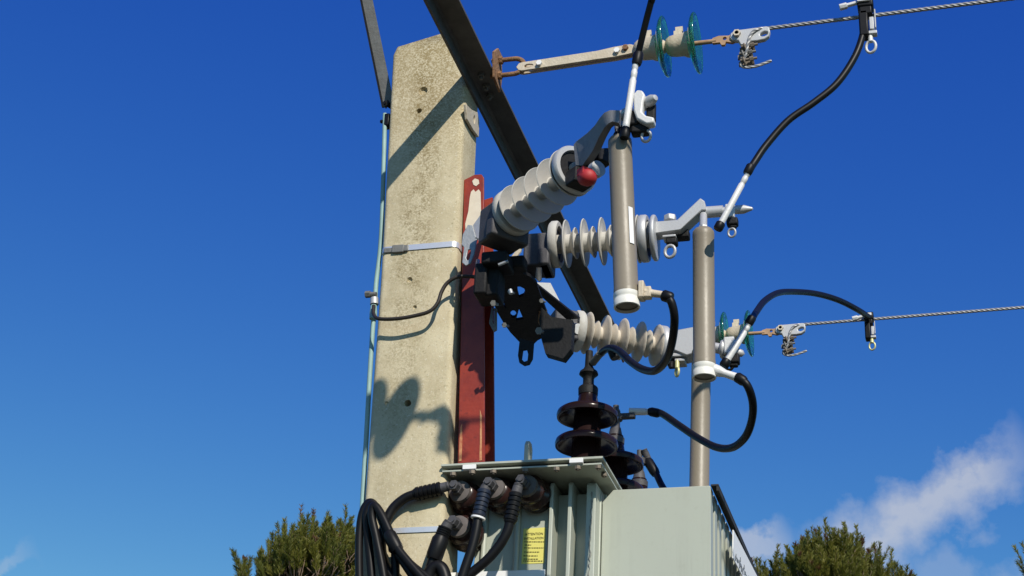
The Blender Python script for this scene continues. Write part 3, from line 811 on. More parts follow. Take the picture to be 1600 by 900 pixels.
# --- arm of the third insulator
yy = E3.y; bm = B()
o = [P(1055, 524, y=yy), P(1110, 514, y=yy), P(1112, 552, y=yy), P(1076, 563, y=yy), P(1049, 552, y=yy)]
kplate(bm, [p + K * V((0, -.06, 0)) for p in o], [], (0, .1, 0))
part('arm', bm, M['alu'], ins3, 30, .005)
bm = B()
kbox(bm, P(1062, 560, y=yy), (.085, .1, .02)); kbox(bm, P(1064, 567, y=yy), (.05, .08, .016)); part('lower_plate', bm, M['alu'], ins3, 30, .003)
bm = B(); kbox(bm, P(1049, 565, y=yy), (.035, .06, .06)); krod(bm, P(1049, 566, y=yy - .03 * K), P(1049, 576, y=yy - .03 * K), .011); kbox(bm, P(1045, 545, y=yy), (.03, .06, .09)); part('lower_jaw', bm, M['black_steel'], ins3, 30, .006)
bm = B(); e = P(1058, 581, y=yy - .03 * K); krod(bm, e + K * V((0, 0, .06)), e + K * V((0, 0, .02)), .012); ktorus(bm, e, (1, .8, 0), .016, .007, 18, 8, sy=1.4); part('eye_bolt', bm, M['brass'], ins3, 50)
bm = B(); krod(bm, P(1100, 540, y=7.26 * K), P(1140, 548, y=7.26 * K), .026, 18); a = P(1140, 549, y=7.26 * K); b = P(1164, 553, y=7.26 * K)
klathe(bm, a, b - a, [(0, 0), (0, .024), (((b - a).length / K) * .4, .026), (((b - a).length / K) * .85, .016), (((b - a).length / K), 0)], 18); ktorus(bm, P(1130, 546, y=7.26 * K), (1, 0, -.1), .034, .014, 20, 8)
part('spigot', bm, M['alu'], ins3, 40)
spigot_clamp(P(1142, 545, y=7.24 * K), 'pale block clamp on the spike beside the farthest tube, in front of glass discs', 1.05, 'black_steel', 0, (-.02, 0, .05))


# ================================================================== taupe tubes
def fuse_tube(label, a, b, r, strip=None, short=True, side_hole=None):
    a, b = V(a), V(b); ax = (b - a).normalized(); ln = (b - a).length / K
    root = thing('fuse_tube', label, 'fuse tube', b, 'taupe tubes hanging from the insulator arms')
    bm = B(); klathe(bm, a, ax, [(-.012, 0), (-.012, r * .5), (-.006, r * .86), (0, r * .93), (.004, r), (.014, r * 1.02), (.03, r * 1.02), (.034, r), (ln - .075, r), (ln - .072, r * 1.03), (ln - .055, r * 1.03), (ln - .055, 0)], 40)
    part('barrel', bm, M['tube'], root, 40)
    bm = B(); klathe(bm, a + ax * (ln - .056) * K, ax, [(0, r * .98), (.002, r * 1.06), (.02, r * 1.07), (.022, r * 1.04), (.03, r * 1.04), (.032, r * 1.07), (.058, r * 1.07), (.06, r * .98), (.05, r * .94), (.05, r * .9)], 40)
    cp = part('end_cap', bm, M['white_cap'], root, 40)
    bm = B(); klathe(bm, a + ax * (ln - .01) * K, ax, [(0, r * .95), (.004, 0)], 30); part('cap_base', bm, M['cap_inside'], cp, 40)
    if strip:
        p0, p1 = strip; u = V((0.75, -.66, 0)).normalized(); bm = B()
        vs = []
        for k in range(5):
            ang = math.radians(-12 + 6 * k); q = Matrix.Rotation(ang, 3, 'Z') @ u
            vs.append([bm.verts.new(a + (ax * t + q * (r + .002)) * K) for t in (p0, p1)])
        for m1, m2 in zip(vs, vs[1:]): bm.faces.new((m1[0], m2[0], m2[1], m1[1]))
        e = bmesh.ops.extrude_face_region(bm, geom=bm.faces[:])
        bmesh.ops.translate(bm, verts=[g_ for g_ in e['geom'] if isinstance(g_, bmesh.types.BMVert)], vec=u * .0015)
        part('label_strip', bm, M['white'], root, 30)
    return root


TB1 = P(979.5, 480, y=T1Y); TA1 = P(968.5, 219, y=T1Y)
t1 = fuse_tube('nearest taupe tube with a white end cap crossing in front of the middle insulator', TA1, TB1, .0465, (.33, .49))
bm = B(); klathe(bm, TA1 + V((0, 0, .0)), (TA1 - TB1), [(0, .03), (.02, .028), (.03, .024), (.035, .018), (.06, .018), (.06, 0)], 20); part('top_neck', bm, M['black_steel'], t1)
TA2 = P(1099, 362, y=T2Y); TB2 = P(1100.5, 590, y=T2Y)
t2 = fuse_tube('second taupe tube standing in front of the farther glass discs', TA2, TB2, .0465)
bm = B(); khexnut(bm, TA2 + V((0, 0, .015)), (0, 0, 1), .02, .02); part('top_nut', bm, M['alu'], t2, 30)
TA3 = P(1096, 548, y=T3Y); TB3 = P(1092, 800, y=T3Y)
fuse_tube('farthest taupe tube going down behind the right edge of the tank', TA3, TB3, .0465)


def terminal(root_label, c, tip, k, lab):
    pass


# side terminals at the tube bottoms, with their cables to the bushings
bm = B(); y1 = T1Y
kbox(bm, P(1003, 455, y=y1), (.022, .05, .07)); kbox(bm, P(1012, 458, y=y1), (.03, .035, .045)); a, b = P(1008, 457, y=y1), P(1040, 461, y=y1)
klathe(bm, a, b - a, [(0, .02), (.03, .015), (((b - a).length / K), .013), (((b - a).length / K), 0)], 14); kbox(bm, P(996, 463, y=y1), (.05, .03, .03))
part('side_terminal', bm, M['cream_metal'], t1, 30, .004)
bm = B(); a, b = P(1116, 578, y=T2Y), P(1152, 590, y=T2Y)
klathe(bm, a, b - a, [(0, 0), (0, .026), (.02, .024), (.05, .016), (((b - a).length / K), .018), (((b - a).length / K), 0)], 14); part('side_terminal', bm, M['alu_white'], t2, 30)

BG = 'black cables looping to the brown bushings'
BX, BY = -1.352, (5.66, 6.16, 6.66)
ca = [P(px, py, y=y) for px, py, y in ((1042, 462, T1Y), (1050, 475, T1Y), (1054, 500, 4.80), (1050, 535, 4.88), (1041, 562, 4.97), (1024, 579, 5.06), (1004, 577, 5.17), (985, 565, 5.30), (968, 549, 5.44), (953, 544, 5.53), (941, 550, 5.60), (933, 558, 5.64))]
cable('bushing_cable', 'black cable looping down from the nearest tube to the tallest brown bushing', ca, .0138, 'rubber',
      [('boot', P(1035, 461, y=T1Y), P(1050, 466, y=T1Y), .0195, 'rubber'), ('lug', P(941, 549, y=5.60), P(926, 567, y=5.65), .015, 'galv_dull'), ('boot', P(955, 543, y=5.53), P(962, 560, y=5.53), .02, 'rubber')], BG)
cb_ = [P(px, py, y=y) for px, py, y in ((1155, 590, T2Y), (1168, 603, T2Y), (1176, 628, 5.50), (1175, 655, 5.56), (1165, 682, 5.64), (1145, 699, 5.74), (1120, 699, 5.85), (1090, 684, 5.96), (1060, 664, 6.06), (1035, 647, 6.14), (1020, 643, 6.17))]
cable('bushing_cable', 'black cable looping from the second tube to a white lug on the middle bushing', cb_, .0148, 'rubber',
      [('boot', P(1150, 588, y=T2Y), P(1164, 597, y=T2Y), .0195, 'rubber'), ('boot', P(1030, 646, y=6.15), P(1015, 643, y=6.17), .019, 'rubber'), ('lug', P(1018, 643.5, y=6.17), P(983, 643, y=6.16), .0155, 'alu_white')], BG)
cc_ = [P(px, py, y=y) for px, py, y in ((1010, 712, 6.66), (1016, 724, 6.68), (1024, 738, 6.66), (1036, 762, 6.6), (1052, 782, 6.5), (1080, 785, T3Y))]
cable('bushing_cable', 'short black cable dropping behind the tank from the farthest brown bushing', cc_, .0145, 'rubber',
      [('boot', P(1011, 718, y=6.67), P(1025, 741, y=6.66), .022, 'rubber'), ('lug', P(1006, 702, y=6.65), P(1013, 719, y=6.67), .016, 'cast_dark')], BG)

# ================================================================== switch mounting frame of dark steel
fr = thing('mounting_frame', 'black steel mounting frame with cut out holes carrying the ribbed insulators', 'steel frame', P(800, 470, z=3.38 * K))
FZ = 3.36 * K
bm = B()
o = [P(*p, z=FZ) for p in ((752, 420), (775, 410), (828, 432), (838, 442), (853, 485), (862, 512), (850, 527), (840, 532), (834, 538), (811, 534), (797, 519), (787, 505), (777, 488), (767, 465), (757, 440))]
hol = [[P(*p, z=FZ) for p in ((808, 448), (813, 448), (819, 451), (821, 456), (818, 462), (811, 465), (809, 458))],
       [P(802 + 5 * math.cos(a), 491 + 6 * math.sin(a), z=FZ) for a in np.linspace(0, math.tau, 11)[:-1]],
       [P(*p, z=FZ) for p in ((783, 471), (786, 472), (791, 480), (791, 483), (787, 479))],
       [P(*p, z=FZ) for p in ((811, 483), (818, 499), (806, 501))]]
kplate(bm, o, hol, (0, 0, .014)); part('base_plate', bm, M['black_steel'], fr, 30)
bm = B()
bm = B(); o = [P(*p, y=6.25 * K) for p in ((812, 528), (834, 534), (832, 560), (827, 569), (819, 571), (811, 566), (809, 555))]
kplate(bm, o, [[P(*p, y=6.25 * K) for p in ((817, 547), (823, 546), (825, 553), (824, 563), (819, 565), (815, 561))]], (0, .012, 0)); part('hook_plate', bm, M['black_steel'], fr, 30, .002)
bm = B(); o = [P(*p, y=6.3 * K) for p in ((862, 495), (846, 480), (842, 500), (846, 530), (852, 552), (880, 560), (892, 545), (895, 500))]
kplate(bm, o, [], (0, .05, 0)); part('side_plate', bm, M['black_steel'], fr, 30)
bm = B(); kbox(bm, P(847, 496, y=6.6 * K), (.03, .04, .07)); khexnut(bm, P(848, 485, y=6.58 * K), (0, 1, 0), .022, .03); part('bolt', bm, M['rust_pin'], fr, 30, .006)
bm = B(); krod(bm, P(893, 512, y=R3.y - .06 * K), P(904, 514, y=R3.y - .09 * K), .026, 16); part('insulator_bolt', bm, M['white'], fr, 30)
for px, py, y, sz in ((778, 412, 5.30, (.10, .12, .05)), (798, 414, 5.36, (.12, .06, .05)), (757, 445, 5.33, (.05, .12, .13)), (772, 448, 5.34, (.06, .1, .12))):
    bm = B(); box(bm, P(px, py, y=y), sz); part('bracing', bm, M['black_steel'], fr, 30, .008)
bm = B(); minmax(bm, -1.83, -1.69, 5.50, 5.54, 2.93, 3.03); part('wall_bracket', bm, M['black_steel'], fr, 30, .004)
# galvanised brackets on the red channel
bm = B(); yy = 5.33
o = [P(*p, y=yy) for p in ((731, 351), (738, 352), (745, 374), (741, 396), (735, 411), (728, 415), (722, 410), (725, 386), (721, 382), (723, 366))]
plate(bm, o, [[P(*p, y=yy) for p in ((731, 390), (735, 389), (736, 394), (733, 405), (730, 407), (728, 403))]], (0, .008, 0)); part('slotted_bracket', bm, M['galv'], fr, 30, .0015)
bm = B(); o = [P(739, 352, y=yy), P(751, 335, y=yy + .04), P(764, 337, y=yy + .09), P(758, 362, y=yy + .08), P(754, 372, y=yy + .04), P(745, 374, y=yy)]
plate(bm, o, [], (0.004, .008, 0)); part('folded_bracket', bm, M['galv'], fr, 30)
bm = B(); tube(bm, spline([P(747, 407, y=5.38), P(746, 418, y=5.36), P(748, 426, y=5.36)], 6), .008, 8); rod(bm, P(744, 373, y=yy), P(756, 371, y=5.38), .006)
rod(bm, P(779, 414, y=5.2), P(794, 408, y=5.2), .006); rod(bm, P(797, 453, y=5.2), P(799, 459, y=5.2), .008); part('u_bolt', bm, M['galv'], fr, 50)
bm = B(); tube(bm, spline([P(748, 425, y=5.38), P(757, 432, y=5.40), P(768, 424, y=5.42), P(770, 414, y=5.44)], 6), .014, 8); part('hook', bm, M['black_steel'], fr, 50)
bm = B(); o = [P(*p, y=5.45) for p in ((768, 480), (776, 482), (776, 515), (771, 518), (764, 505))]
plate(bm, o, [[P(*p, y=5.45) for p in ((770, 484), (772, 484), (772, 505), (770, 505))]], (0, .008, 0)); part('hanging_bracket', bm, M['galv_dull'], fr, 30)
bm = B(); plate(bm, [P(819, 439, y=5.75), P(833, 440, y=5.75), P(906, 498, y=6.15), P(886, 500, y=6.15)], [], (0, .008, .01)); part('diagonal_bar', bm, M['black_steel'], fr, 30)
bm = B(); plate(bm, [P(834, 441, y=6.05), P(860, 442, y=6.05), P(877, 475, y=6.05), P(871, 472, y=6.05)], [], (0, .01, 0)); part('sunlit_brace_plate', bm, M['alu_white'], fr, 30)  # pale plate paints the brace's sunlit upper part beside the black bar
for px, py, y, rr in ((797, 456, 5.3, .010), (771, 474, 5.3, .012), (842, 517, 5.4, .014), (788, 508, 5.3, .010), (846, 470, 5.5, .009), (765, 432, 5.3, .011)):
    bm = B(); q = P(px, py, y=y); hexnut(bm, q, (.2, -1, -.3), rr, rr * 1.2); rod(bm, q, q + V((.0, .05, .02)), rr * .5); part('bolt', bm, M['galv_dull'], fr, 30)
bm = B(); o = [P(*p, y=5.42) for p in ((838, 418), (846, 418), (846, 436), (842, 440), (836, 434))]; plate(bm, o, [], (0, .006, 0)); part('hanging_tab', bm, M['galv_dull'], fr, 30)
bm = B(); o = [P(*p, y=5.8) for p in ((800, 410), (814, 392), (818, 370), (812, 366), (806, 392), (797, 403))]
plate(bm, o, [circle(P(809, 403, y=5.8), (1, 0, 0), (0, 0, 1), .008)], (0, .01, 0)); part('gusset', bm, M['cream_metal'], fr, 30)

# ================================================================== red channel
rc = thing('red_channel', 'red oxide painted steel channel standing against the right side of the pole', 'steel channel', P(735, 723, y=5.5))
ta, tb = P(725, 281, y=5.49), P(756, 272, y=5.49); ba, bb = P(715, 724, y=5.49), P(757, 722, y=5.49)
lean = (ta - ba)
bm = B(); nb = V((0, .012, 0))
plate(bm, [ta, P(741, 273, y=5.49), tb - V((.01, 0, 0)), tb - V((0, 0, .015)), bb, ba], [], (0, .011, 0)); part('front_flange', bm, M['red'], rc, 30, .002)
bm = B(); plate(bm, [ta + V((0, .011, -.01)), ta + V((0, .15, -.01)), ba + V((0, .15, 0)), ba + V((0, .011, 0))], [], (.01, 0, 0)); part('web', bm, M['red'], rc, 30)
rb = V((.012, .135, -.02))
bm = B(); plate(bm, [ta + V((.011, .135, -.03)), tb + V((.0, .135, -.03)), bb + V((.0, .135, 0)), ba + V((.011, .135, 0))], [], (0, .011, 0)); part('rear_flange', bm, M['red'], rc, 30)
bm = B(); yy = 5.489
o = [P(*p, y=yy) for p in ((736, 300), (740, 296), (743, 300), (748, 296), (751, 300), (752, 345), (742, 375), (728, 372), (727, 350), (732, 330), (734, 310))]
plate(bm, o, [], (0, -.0012, 0)); o = [P(*p, y=yy) for p in ((738, 283), (742, 279), (748, 281), (749, 287), (744, 291), (740, 289)) ]
plate(bm, o, [], (0, -.0012, 0)); part('bare_patch', bm, M['primer'], rc, 30, label='pale patch where the red paint has flaked off')
M['worn'] = material('worn_rusty_edge', (0.58, 0.30, 0.13), 0.6, 0, 0.9, 40, (0.34, 0.06, 0.03))
for q in (((719, 668), (722, 662), (722.5, 690), (721, 720), (717, 721), (717.5, 700)), ((750, 640), (753, 650), (753, 719), (749, 720), (750, 690))):
    bm = B(); plate(bm, [P(*p, y=yy) for p in q], [], (0, -.0010, 0)); part('worn_edge', bm, M['worn'], rc, 30)

# ================================================================== earth cable and conduit on the pole
cd_ = thing('conduit', 'thin pale turquoise conduit running down the left edge of the pole', 'conduit', P(560, 905, y=5.48))
bm = B(); pts = [P(px, py, y=5.49) for px, py in ((601.5, 178), (600, 240), (598, 310), (596, 360), (593, 400), (588, 440), (586, 470), (582, 520), (577, 600), (572, 690), (567, 775), (560, 905), (552, 1100))]
tube(bm, spline(pts, 6), .0095, 12); part('pipe', bm, M['conduit'], cd_, 60)
bm = B(); box(bm, P(606, 190, y=5.50), (.025, .04, .06)); rod(bm, P(594, 190, y=5.49), P(606, 190, y=5.49), .008); part('clip', bm, M['rubber'], cd_, 30, .005)
ec = thing('earth_clamp', 'small grey pipe clamp with a screw on the left edge of the pole', 'clamp', P(585, 500, y=5.47))
bm = B(); lathe(bm, P(585, 466, y=5.48), P(585, 476, y=5.48) - P(585, 466, y=5.48), [(0, 0), (0, .016), (.028, .017), (.028, 0)], 16); part('collar', bm, M['alu'], ec)
bm = B(); rod(bm, P(573, 460, y=5.47), P(588, 460, y=5.47), .010); hexnut(bm, P(575, 460, y=5.47), (1, 0, 0), .014, .02); part('screw', bm, M['galv_dull'], ec, 30)
bm = B(); lathe(bm, P(584, 477, y=5.48), P(583, 497, y=5.48) - P(584, 477, y=5.48), [(0, .012), (.03, .015), (.06, .015), (.065, 0)], 14); part('sleeve', bm, M['conduit'], ec)
epts = [P(px, py, y=y) for px, py, y in ((584, 478, 5.46), (584, 491, 5.43), (592, 498, 5.40), (620, 498, 5.39), (650, 493, 5.39), (672, 486, 5.39), (684, 473, 5.39), (690, 456, 5.39), (699, 442, 5.39), (714, 433, 5.39), (735, 432, 5.40), (762, 436, 5.40))]
cable('earth_cable', 'thin dark cable crossing the pole face and casting its shadow below', epts, .0075, 'rubber_warm')

# ================================================================== transformer
tr = thing('transformer', 'grey green oil transformer with brown bushings hung beside the concrete pole', 'transformer', (-1.35, 6.1, 1.0))
LX0, LX1, LY0, LY1 = -1.842, -1.236, 5.432, 6.92
bm = B(); minmax(bm, LX0, LX1, LY0, LY1, 2.172, 2.181); lid = part('lid', bm, M['tank_edge'], tr, 30, .0015)
bm = B(); minmax(bm, LX0 + .03, LX1 - .03, LY0 + .03, LY1 - .03, 2.1576, 2.1719); part('gasket', bm, M['gasket'], tr, 30)
bm = B(); minmax(bm, LX0 + .004, LX1 - .004, LY0 + .004, LY1, 2.1505, 2.1575); part('flange', bm, M['tank'], tr, 30, .0015)
for px, py in ((708, 741), (738, 738), (771, 737), (821, 735), (870, 733), (903, 731), (935, 730), (944, 742)):
    bm = B(); p = P(px, py, z=2.142); hexnut(bm, p, (0, 0, 1), .0115, .012); rod(bm, p - V((0, 0, .010)), p, .006); part('bolt', bm, M['rust_dull'], tr, 30)
for px, py in ((733.5, 730), (900.5, 720)):
    p = P(px, py, y=LY0 - .004); bm = B(); box(bm, p, (.05, .01, .017)); box(bm, p + V((0, .02, -.009)), (.05, .04, .003)); part('clip', bm, M['white'], lid, 30, .001)
bm = B(); WY = 5.72; WX0, WX1 = -1.745, -1.285
minmax(bm, WX0, WX1, WY, 6.80, .95, 2.147); part('tank_wall', bm, M['tank'], tr, 30, .004)
bm = B(); minmax(bm, WX0 - .03, WX1 + .0, WY + .05, 6.75, .88, .949); part('tank_base', bm, M['tank'], tr, 30, .004)


def fin(x, y0, y1, th, ztop, zbot=1.05):
    bm = B()
    o = [V((x - th / 2, y1, ztop)), V((x - th / 2, y0 + .012, ztop)), V((x - th / 2, y0, ztop - .012)), V((x - th / 2, y0, zbot)), V((x - th / 2, y1, zbot - .03))]
    plate(bm, o, [], (th, 0, 0)); return part('cooling_fin', bm, M['tank'], tr, 30, .004)


fin(-1.452, 5.56, WY - .001, .013, 2.142); fin(-1.383, 5.56, WY - .001, .013, 2.142)
fin(-1.308, 5.575, WY - .001, .034, 2.140)
bm = B(); minmax(bm, -1.4685, -1.2865, 5.645, 5.719, 1.0, 2.120); part('gap_filler', bm, M['tank'], tr, 30, .003)  # filler added between the front fins so their gaps look lighter
bm = B(); wr = random.Random(5); wx, wy = -1.306, 5.574
tube(bm, [V((wx + wr.uniform(-.0035, .0035), wy, 2.10 - .012 * k)) for k in range(60)], [wr.uniform(.0012, .0042) for k in range(60)], 6); part('weld_bead', bm, M['weld'], tr, 60)
for px in (757, 808):
    x = P(px, 830, y=5.59).x; bm = B(); tube(bm, [V((x, 5.597, 2.13)), V((x, 5.592, 2.11)), V((x, 5.592, 1.1)), V((x, 5.597, 1.05))], .0105, 10); part('stiffener', bm, M['tank'], tr, 50)
bm = B(); minmax(bm, -1.745, -1.470, 5.60, 5.715, 1.0, 2.142); part('front_box', bm, M['tank'], tr, 30, .003)
# right hand bank of fins, the first seen flat on
FX0, FX1, FZT = -1.284, -.885, 2.135
fin_me = None
for k in range(11):
    y = 5.655 + .1 * k; bm = B(); th = .056
    o = [V((FX0, y, FZT - .045)), V((FX0 + .04, y, FZT)), V((FX1 - .004, y, FZT)), V((FX1, y, FZT - .004)), V((FX1, y, 1.05)), V((FX0, y, 1.05))]
    if fin_me is None:
        plate(bm, o, [], (0, th, 0)); f0 = part('cooling_fin', bm, M['tank'], tr, 30, .005); fin_me = f0.data
    else:
        bm.free(); o_ = f0.copy(); col.objects.link(o_); o_.parent = tr; o_.location = (0, .1 * k, 0)
bm = B(); minmax(bm, FX0 + .04, FX1 - .006, 5.679, 6.68, FZT - .035, FZT - .03); part('fin_web', bm, M['tank'], tr, 30)
bm = B(); minmax(bm, FX1 + .001, FX1 + .03, 5.652, 6.80, FZT - .004, FZT + .004); part('top_rail', bm, M['gasket'], tr, 30, .002)
bm = B(); minmax(bm, FX1 + .022, FX1 + .030, 5.652, 6.80, FZT - .022, FZT - .0045); part('rail_flange', bm, M['gasket'], tr, 30)
# side name plate with worn grey print
NX = FX1 + .034
bm = B(); o = [P(*p, x=NX) for p in ((1144.5, 828), (1181, 899), (1196, 930), (1190, 960), (1144, 872))]
plate(bm, o, [], (.004, 0, 0)); npl = part('name_plate', bm, M['white'], tr, 30, label='white name plate with worn grey print')
bm = B()
def glyph(x0, y0, w, h, s):
    a = P(x0, y0, x=NX + .0048); return a
random.seed(3)
for k in range(9):
    t = k / 8; px = 1150 + 22 * t; py = 872 + 38 * t
    for q in range(2):
        c = P(px + random.uniform(-1, 1), py + random.uniform(-3, 3), x=NX + .0052); box(bm, c, (.001, random.uniform(.012, .03), random.uniform(.006, .022)))
for px, py in ((1157, 874), (1163, 886)):
    box(bm, P(px, py, x=NX + .0052), (.001, .012, .016))
part('print', bm, M['ink_grey'], npl, 0)
# yellow warning sticker
SY = 5.5985
c = [P(*p, y=SY) for p in ((818, 826), (853, 824), (850.5, 880), (814.5, 881))]
bm = B(); plate(bm, c, [], (0, .0012, 0)); st = part('warning_sticker', bm, M['yellow'], tr, 0, label='yellow warning sticker with lines of dark print')


def text(s, c, h, w, mat, parent, name='print', spread=1.0):
    cu = bpy.data.curves.new('t', 'FONT'); cu.body = s; cu.size = h; cu.align_x = 'CENTER'; cu.extrude = .0003
    o = bpy.data.objects.new('t', cu); col.objects.link(o); o.rotation_euler = (math.pi / 2, 0, 0)
    dg = bpy.context.evaluated_depsgraph_get(); me = bpy.data.meshes.new_from_object(o.evaluated_get(dg)); bpy.data.objects.remove(o)
    xs = [v.co.x for v in me.vertices]; k = w / (max(xs) - min(xs))
    for v in me.vertices: x, y, z = v.co; v.co = V((x * k, -z, y)) + V(c) - ORG[parent]
    me.materials.clear(); me.materials.append(mat); me.name = name
    ob = bpy.data.objects.new(name, me); col.objects.link(ob); ob.parent = parent; return ob


sw = (c[1] - c[0]).length
text('ATTENTION', P(834.5, 836, y=SY - .001), .013, sw * .8, M['ink'], st)
text('INSTALLATION', P(834, 842.5, y=SY - .001), .012, sw * .86, M['ink'], st)
bm = B()
for py, x0, x1 in ((846.5, 819, 850), (851.5, 820, 830), (856, 819, 849), (862.5, 819, 843), (868.5, 818, 840), (873.5, 818, 841), (876.5, 817.5, 848)):
    x = x0
    while x < x1:
        w_ = random.uniform(1.5, 4); a = P(x, py, y=SY - .001); b = P(min(x + w_, x1), py, y=SY - .001); box(bm, (a + b) / 2, ((b - a).length, .0006, .0032)); x += w_ + 1.0
part('print', bm, M['ink'], st, 0)
# white plate at the foot of the frame
bm = B(); c0, c1 = P(704, 895, y=5.56), P(852, 892.5, y=5.56); minmax(bm, c0.x, c1.x, 5.556, 5.562, c0.z - .12, c0.z); part('rating_plate', bm, M['white'], tr, 30, .002)
# lifting lug
bm = B(); xl = -1.53
o = [V((xl, 5.58, 2.182)), V((xl, 5.58, 2.27)), V((xl, 5.595, 2.29)), V((xl, 5.625, 2.29)), V((xl, 5.64, 2.27)), V((xl, 5.64, 2.182))]
p = P(822, 690, y=5.6); off = V((p.x - xl, 0, p.z - 2.29))
o = [V((q.x + off.x, q.y, q.z + (off.z if q.z > 2.2 else 0))) for q in o]; hc = V((o[0].x, 5.612, o[2].z - .035))
plate(bm, o, [circle(hc, (0, 1, 0), (0, 0, 1), .015, 12, 1, 1.3)], (.016, 0, 0)); part('lifting_lug', bm, M['tank_edge'], tr, 30, .002)


# high voltage bushings on the lid
def hv(y, full, lab):
    o = V((BX, y, 2.181))
    bm = B(); lathe(bm, o, (0, 0, 1), [(0, .075), (.006, .075), (.010, .065), (.05, .061), (.055, .058), (.30, .049), (.31, .040), (.345, .034), (.375, .033), (.375, 0)], 36)
    core = part('high_voltage_bushing', bm, M['brown_glaze'], tr, 45, label=lab)
    for z, r in ((.148, .119), (.264, .117)):
        bm = B(); lathe(bm, o + V((0, 0, z)), (0, 0, 1), [(.004, .05), (.006, .064), (.000, .085), (-.016, r - .014), (-.021, r - .008), (-.019, r - .002), (-.008, r), (.004, r - .003), (.010, r - .010), (.016, .088), (.022, .066), (.030, .054), (.038, .046)], 48)
        part('shed', bm, M['brown_glaze'], core, 60)
    bm = B(); lathe(bm, o + V((0, 0, .36)), (0, 0, 1), [(-.02, .03), (-.02, .037), (.008, .038), (.012, .036), (.02, .024), (.03, .021), (.05, .021), (.058, .026), (.068, .037), (.078, .034), (.088, .022), (.10, .016), (.165, .014), (.165, 0)] if full else
                        [(-.02, .03), (-.02, .037), (.004, .038), (.01, .03), (.05, .022), (.055, .018), (.08, .018), (.085, .028), (.11, .028), (.115, .013), (.15, .012), (.15, 0)], 24)
    part('terminal', bm, M['black_steel' if full else 'cast_dark'], core, 40)
    return core


hv(BY[0], True, 'largest brown porcelain bushing at the front'); hv(BY[1], False, 'middle brown porcelain bushing with a white lug'); hv(BY[2], False, 'rear brown porcelain bushing')
bm = B(); q = V((BX, BY[1], 2.181 + .46)); box(bm, q + V((.03, 0, 0)), (.10, .03, .02)); hexnut(bm, q + V((0, 0, .02)), (0, 0, 1), .02, .02); part('terminal_lug', bm, M['cast_dark'], tr, 30, .003)

# low voltage bushings on the front wall
LD = V((-.10, -.98, .06)).normalized()
LVT = [(708, 757, 'rubber'), (762, 752, 'boot_blue'), (813, 748, 'rubber'), (706, 812, 'rubber')]
lvc = []
for i, (px, py, _) in enumerate(LVT):
    tip = P(px, py, y=5.415); ln = (5.605 - tip.y) / -LD.y; ax = -LD
    bm = B(); lathe(bm, tip, ax, [(.07, 0), (.07, .03), (.078, .046), (.092, .056), (.105, .058), (.112, .054), (.118, .05), (.126, .054), (.135, .064), (.152, .065), (.16, .058), (ln, .056), (ln, 0)], 32)
    body = part('low_voltage_bushing', bm, M['brown_matt'], tr, 45)
    bm = B(); lathe(bm, tip, ax, [(.052, 0), (.052, .022), (.058, .040), (.072, .042), (.074, 0)], 28); part('washer', bm, M['washer'], body, 40)
    bm = B(); hexnut(bm, tip + ax * .012, ax, .019, .024); hexnut(bm, tip + ax * .040, ax, .023, .024); rod(bm, tip - ax * .006, tip + ax * .06, .011); part('terminal', bm, M['cast_dark'], body, 30)
    lvc.append((tip, ax))

# low voltage cables
LG = 'black low voltage cables at the foot of the pole'
def lv(label, px, y0, y1, ends, r=.0178): return cable('low_voltage_cable', label, PL(px, y0, y1), r, 'rubber', ends, LG)


def seg(a, b, y): return P(*a, y=y), P(*b, y=y)


lv('black cable curving left from the upper left brown terminal into a loop', [(652, 771), (632, 779), (613, 796), (601, 822), (596, 850), (600, 878), (616, 908), (640, 940)], 5.42, 5.40,
   [('ribbed_boot', *seg((690, 763), (646, 773), 5.42), .026, 'rubber'), ('lug', *seg((702, 759), (688, 763), 5.42), .019, 'cast_dark')])
lv('black cable hanging from the blue ribbed boot on the middle terminal', [(747, 808), (744, 830), (737, 858), (726, 890), (715, 925)], 5.43, 5.42,
   [('ribbed_boot', *seg((757.5, 765), (747, 810), 5.43), .0255, 'boot_blue'), ('lug', *seg((760, 758), (757, 767), 5.43), .02, 'cast_dark'), ('white_ring', *seg((747.6, 807.5), (746.6, 811.5), 5.43), .027, 'white')])
lv('black cable sweeping down left from the right hand terminal', [(797, 815), (792, 832), (780, 853), (760, 876), (735, 897), (705, 925)], 5.43, 5.44,
   [('ribbed_boot', *seg((807, 770), (796, 818), 5.43), .026, 'rubber'), ('lug', *seg((811, 756), (806, 773), 5.43), .02, 'cast_dark')], .0175)
lv('black cable hanging from the lowest brown terminal', [(680, 866), (673, 884), (668, 905), (660, 940)], 5.42, 5.42,
   [('ribbed_boot', *seg((696, 824), (687, 846), 5.42), .026, 'rubber'), ('boot', *seg((690, 838), (677, 874), 5.42), .031, 'rubber'), ('lug', *seg((702, 815), (695, 827), 5.42), .021, 'cast_dark')])
lv('leftmost upright black cable of the bundle', [(563, 945), (561, 880), (562, 830), (567, 800), (577, 785), (588, 793), (600, 822), (616, 852), (640, 880), (675, 908)], 5.41, 5.38, [], .0150)
lv('second upright black cable of the bundle', [(584, 945), (579, 880), (574, 830), (573, 802), (581, 787), (592, 799), (600, 820), (610, 848), (630, 878), (655, 915)], 5.40, 5.36, [], .0150)
lv('third upright black cable of the bundle', [(606, 945), (598, 890), (588, 840), (581, 806), (585, 790), (597, 806), (612, 838), (622, 858), (650, 892), (690, 935)], 5.37, 5.33,
   [('boot', *seg((607, 832), (622, 860), 5.345), .024, 'rubber')], .0155)
lv('short black cable end rising beside the bundle', [(618, 945), (618, 890), (617, 850)], 5.40, 5.39, [('boot', *seg((618, 862), (616, 846), 5.39), .025, 'rubber')], .0155)
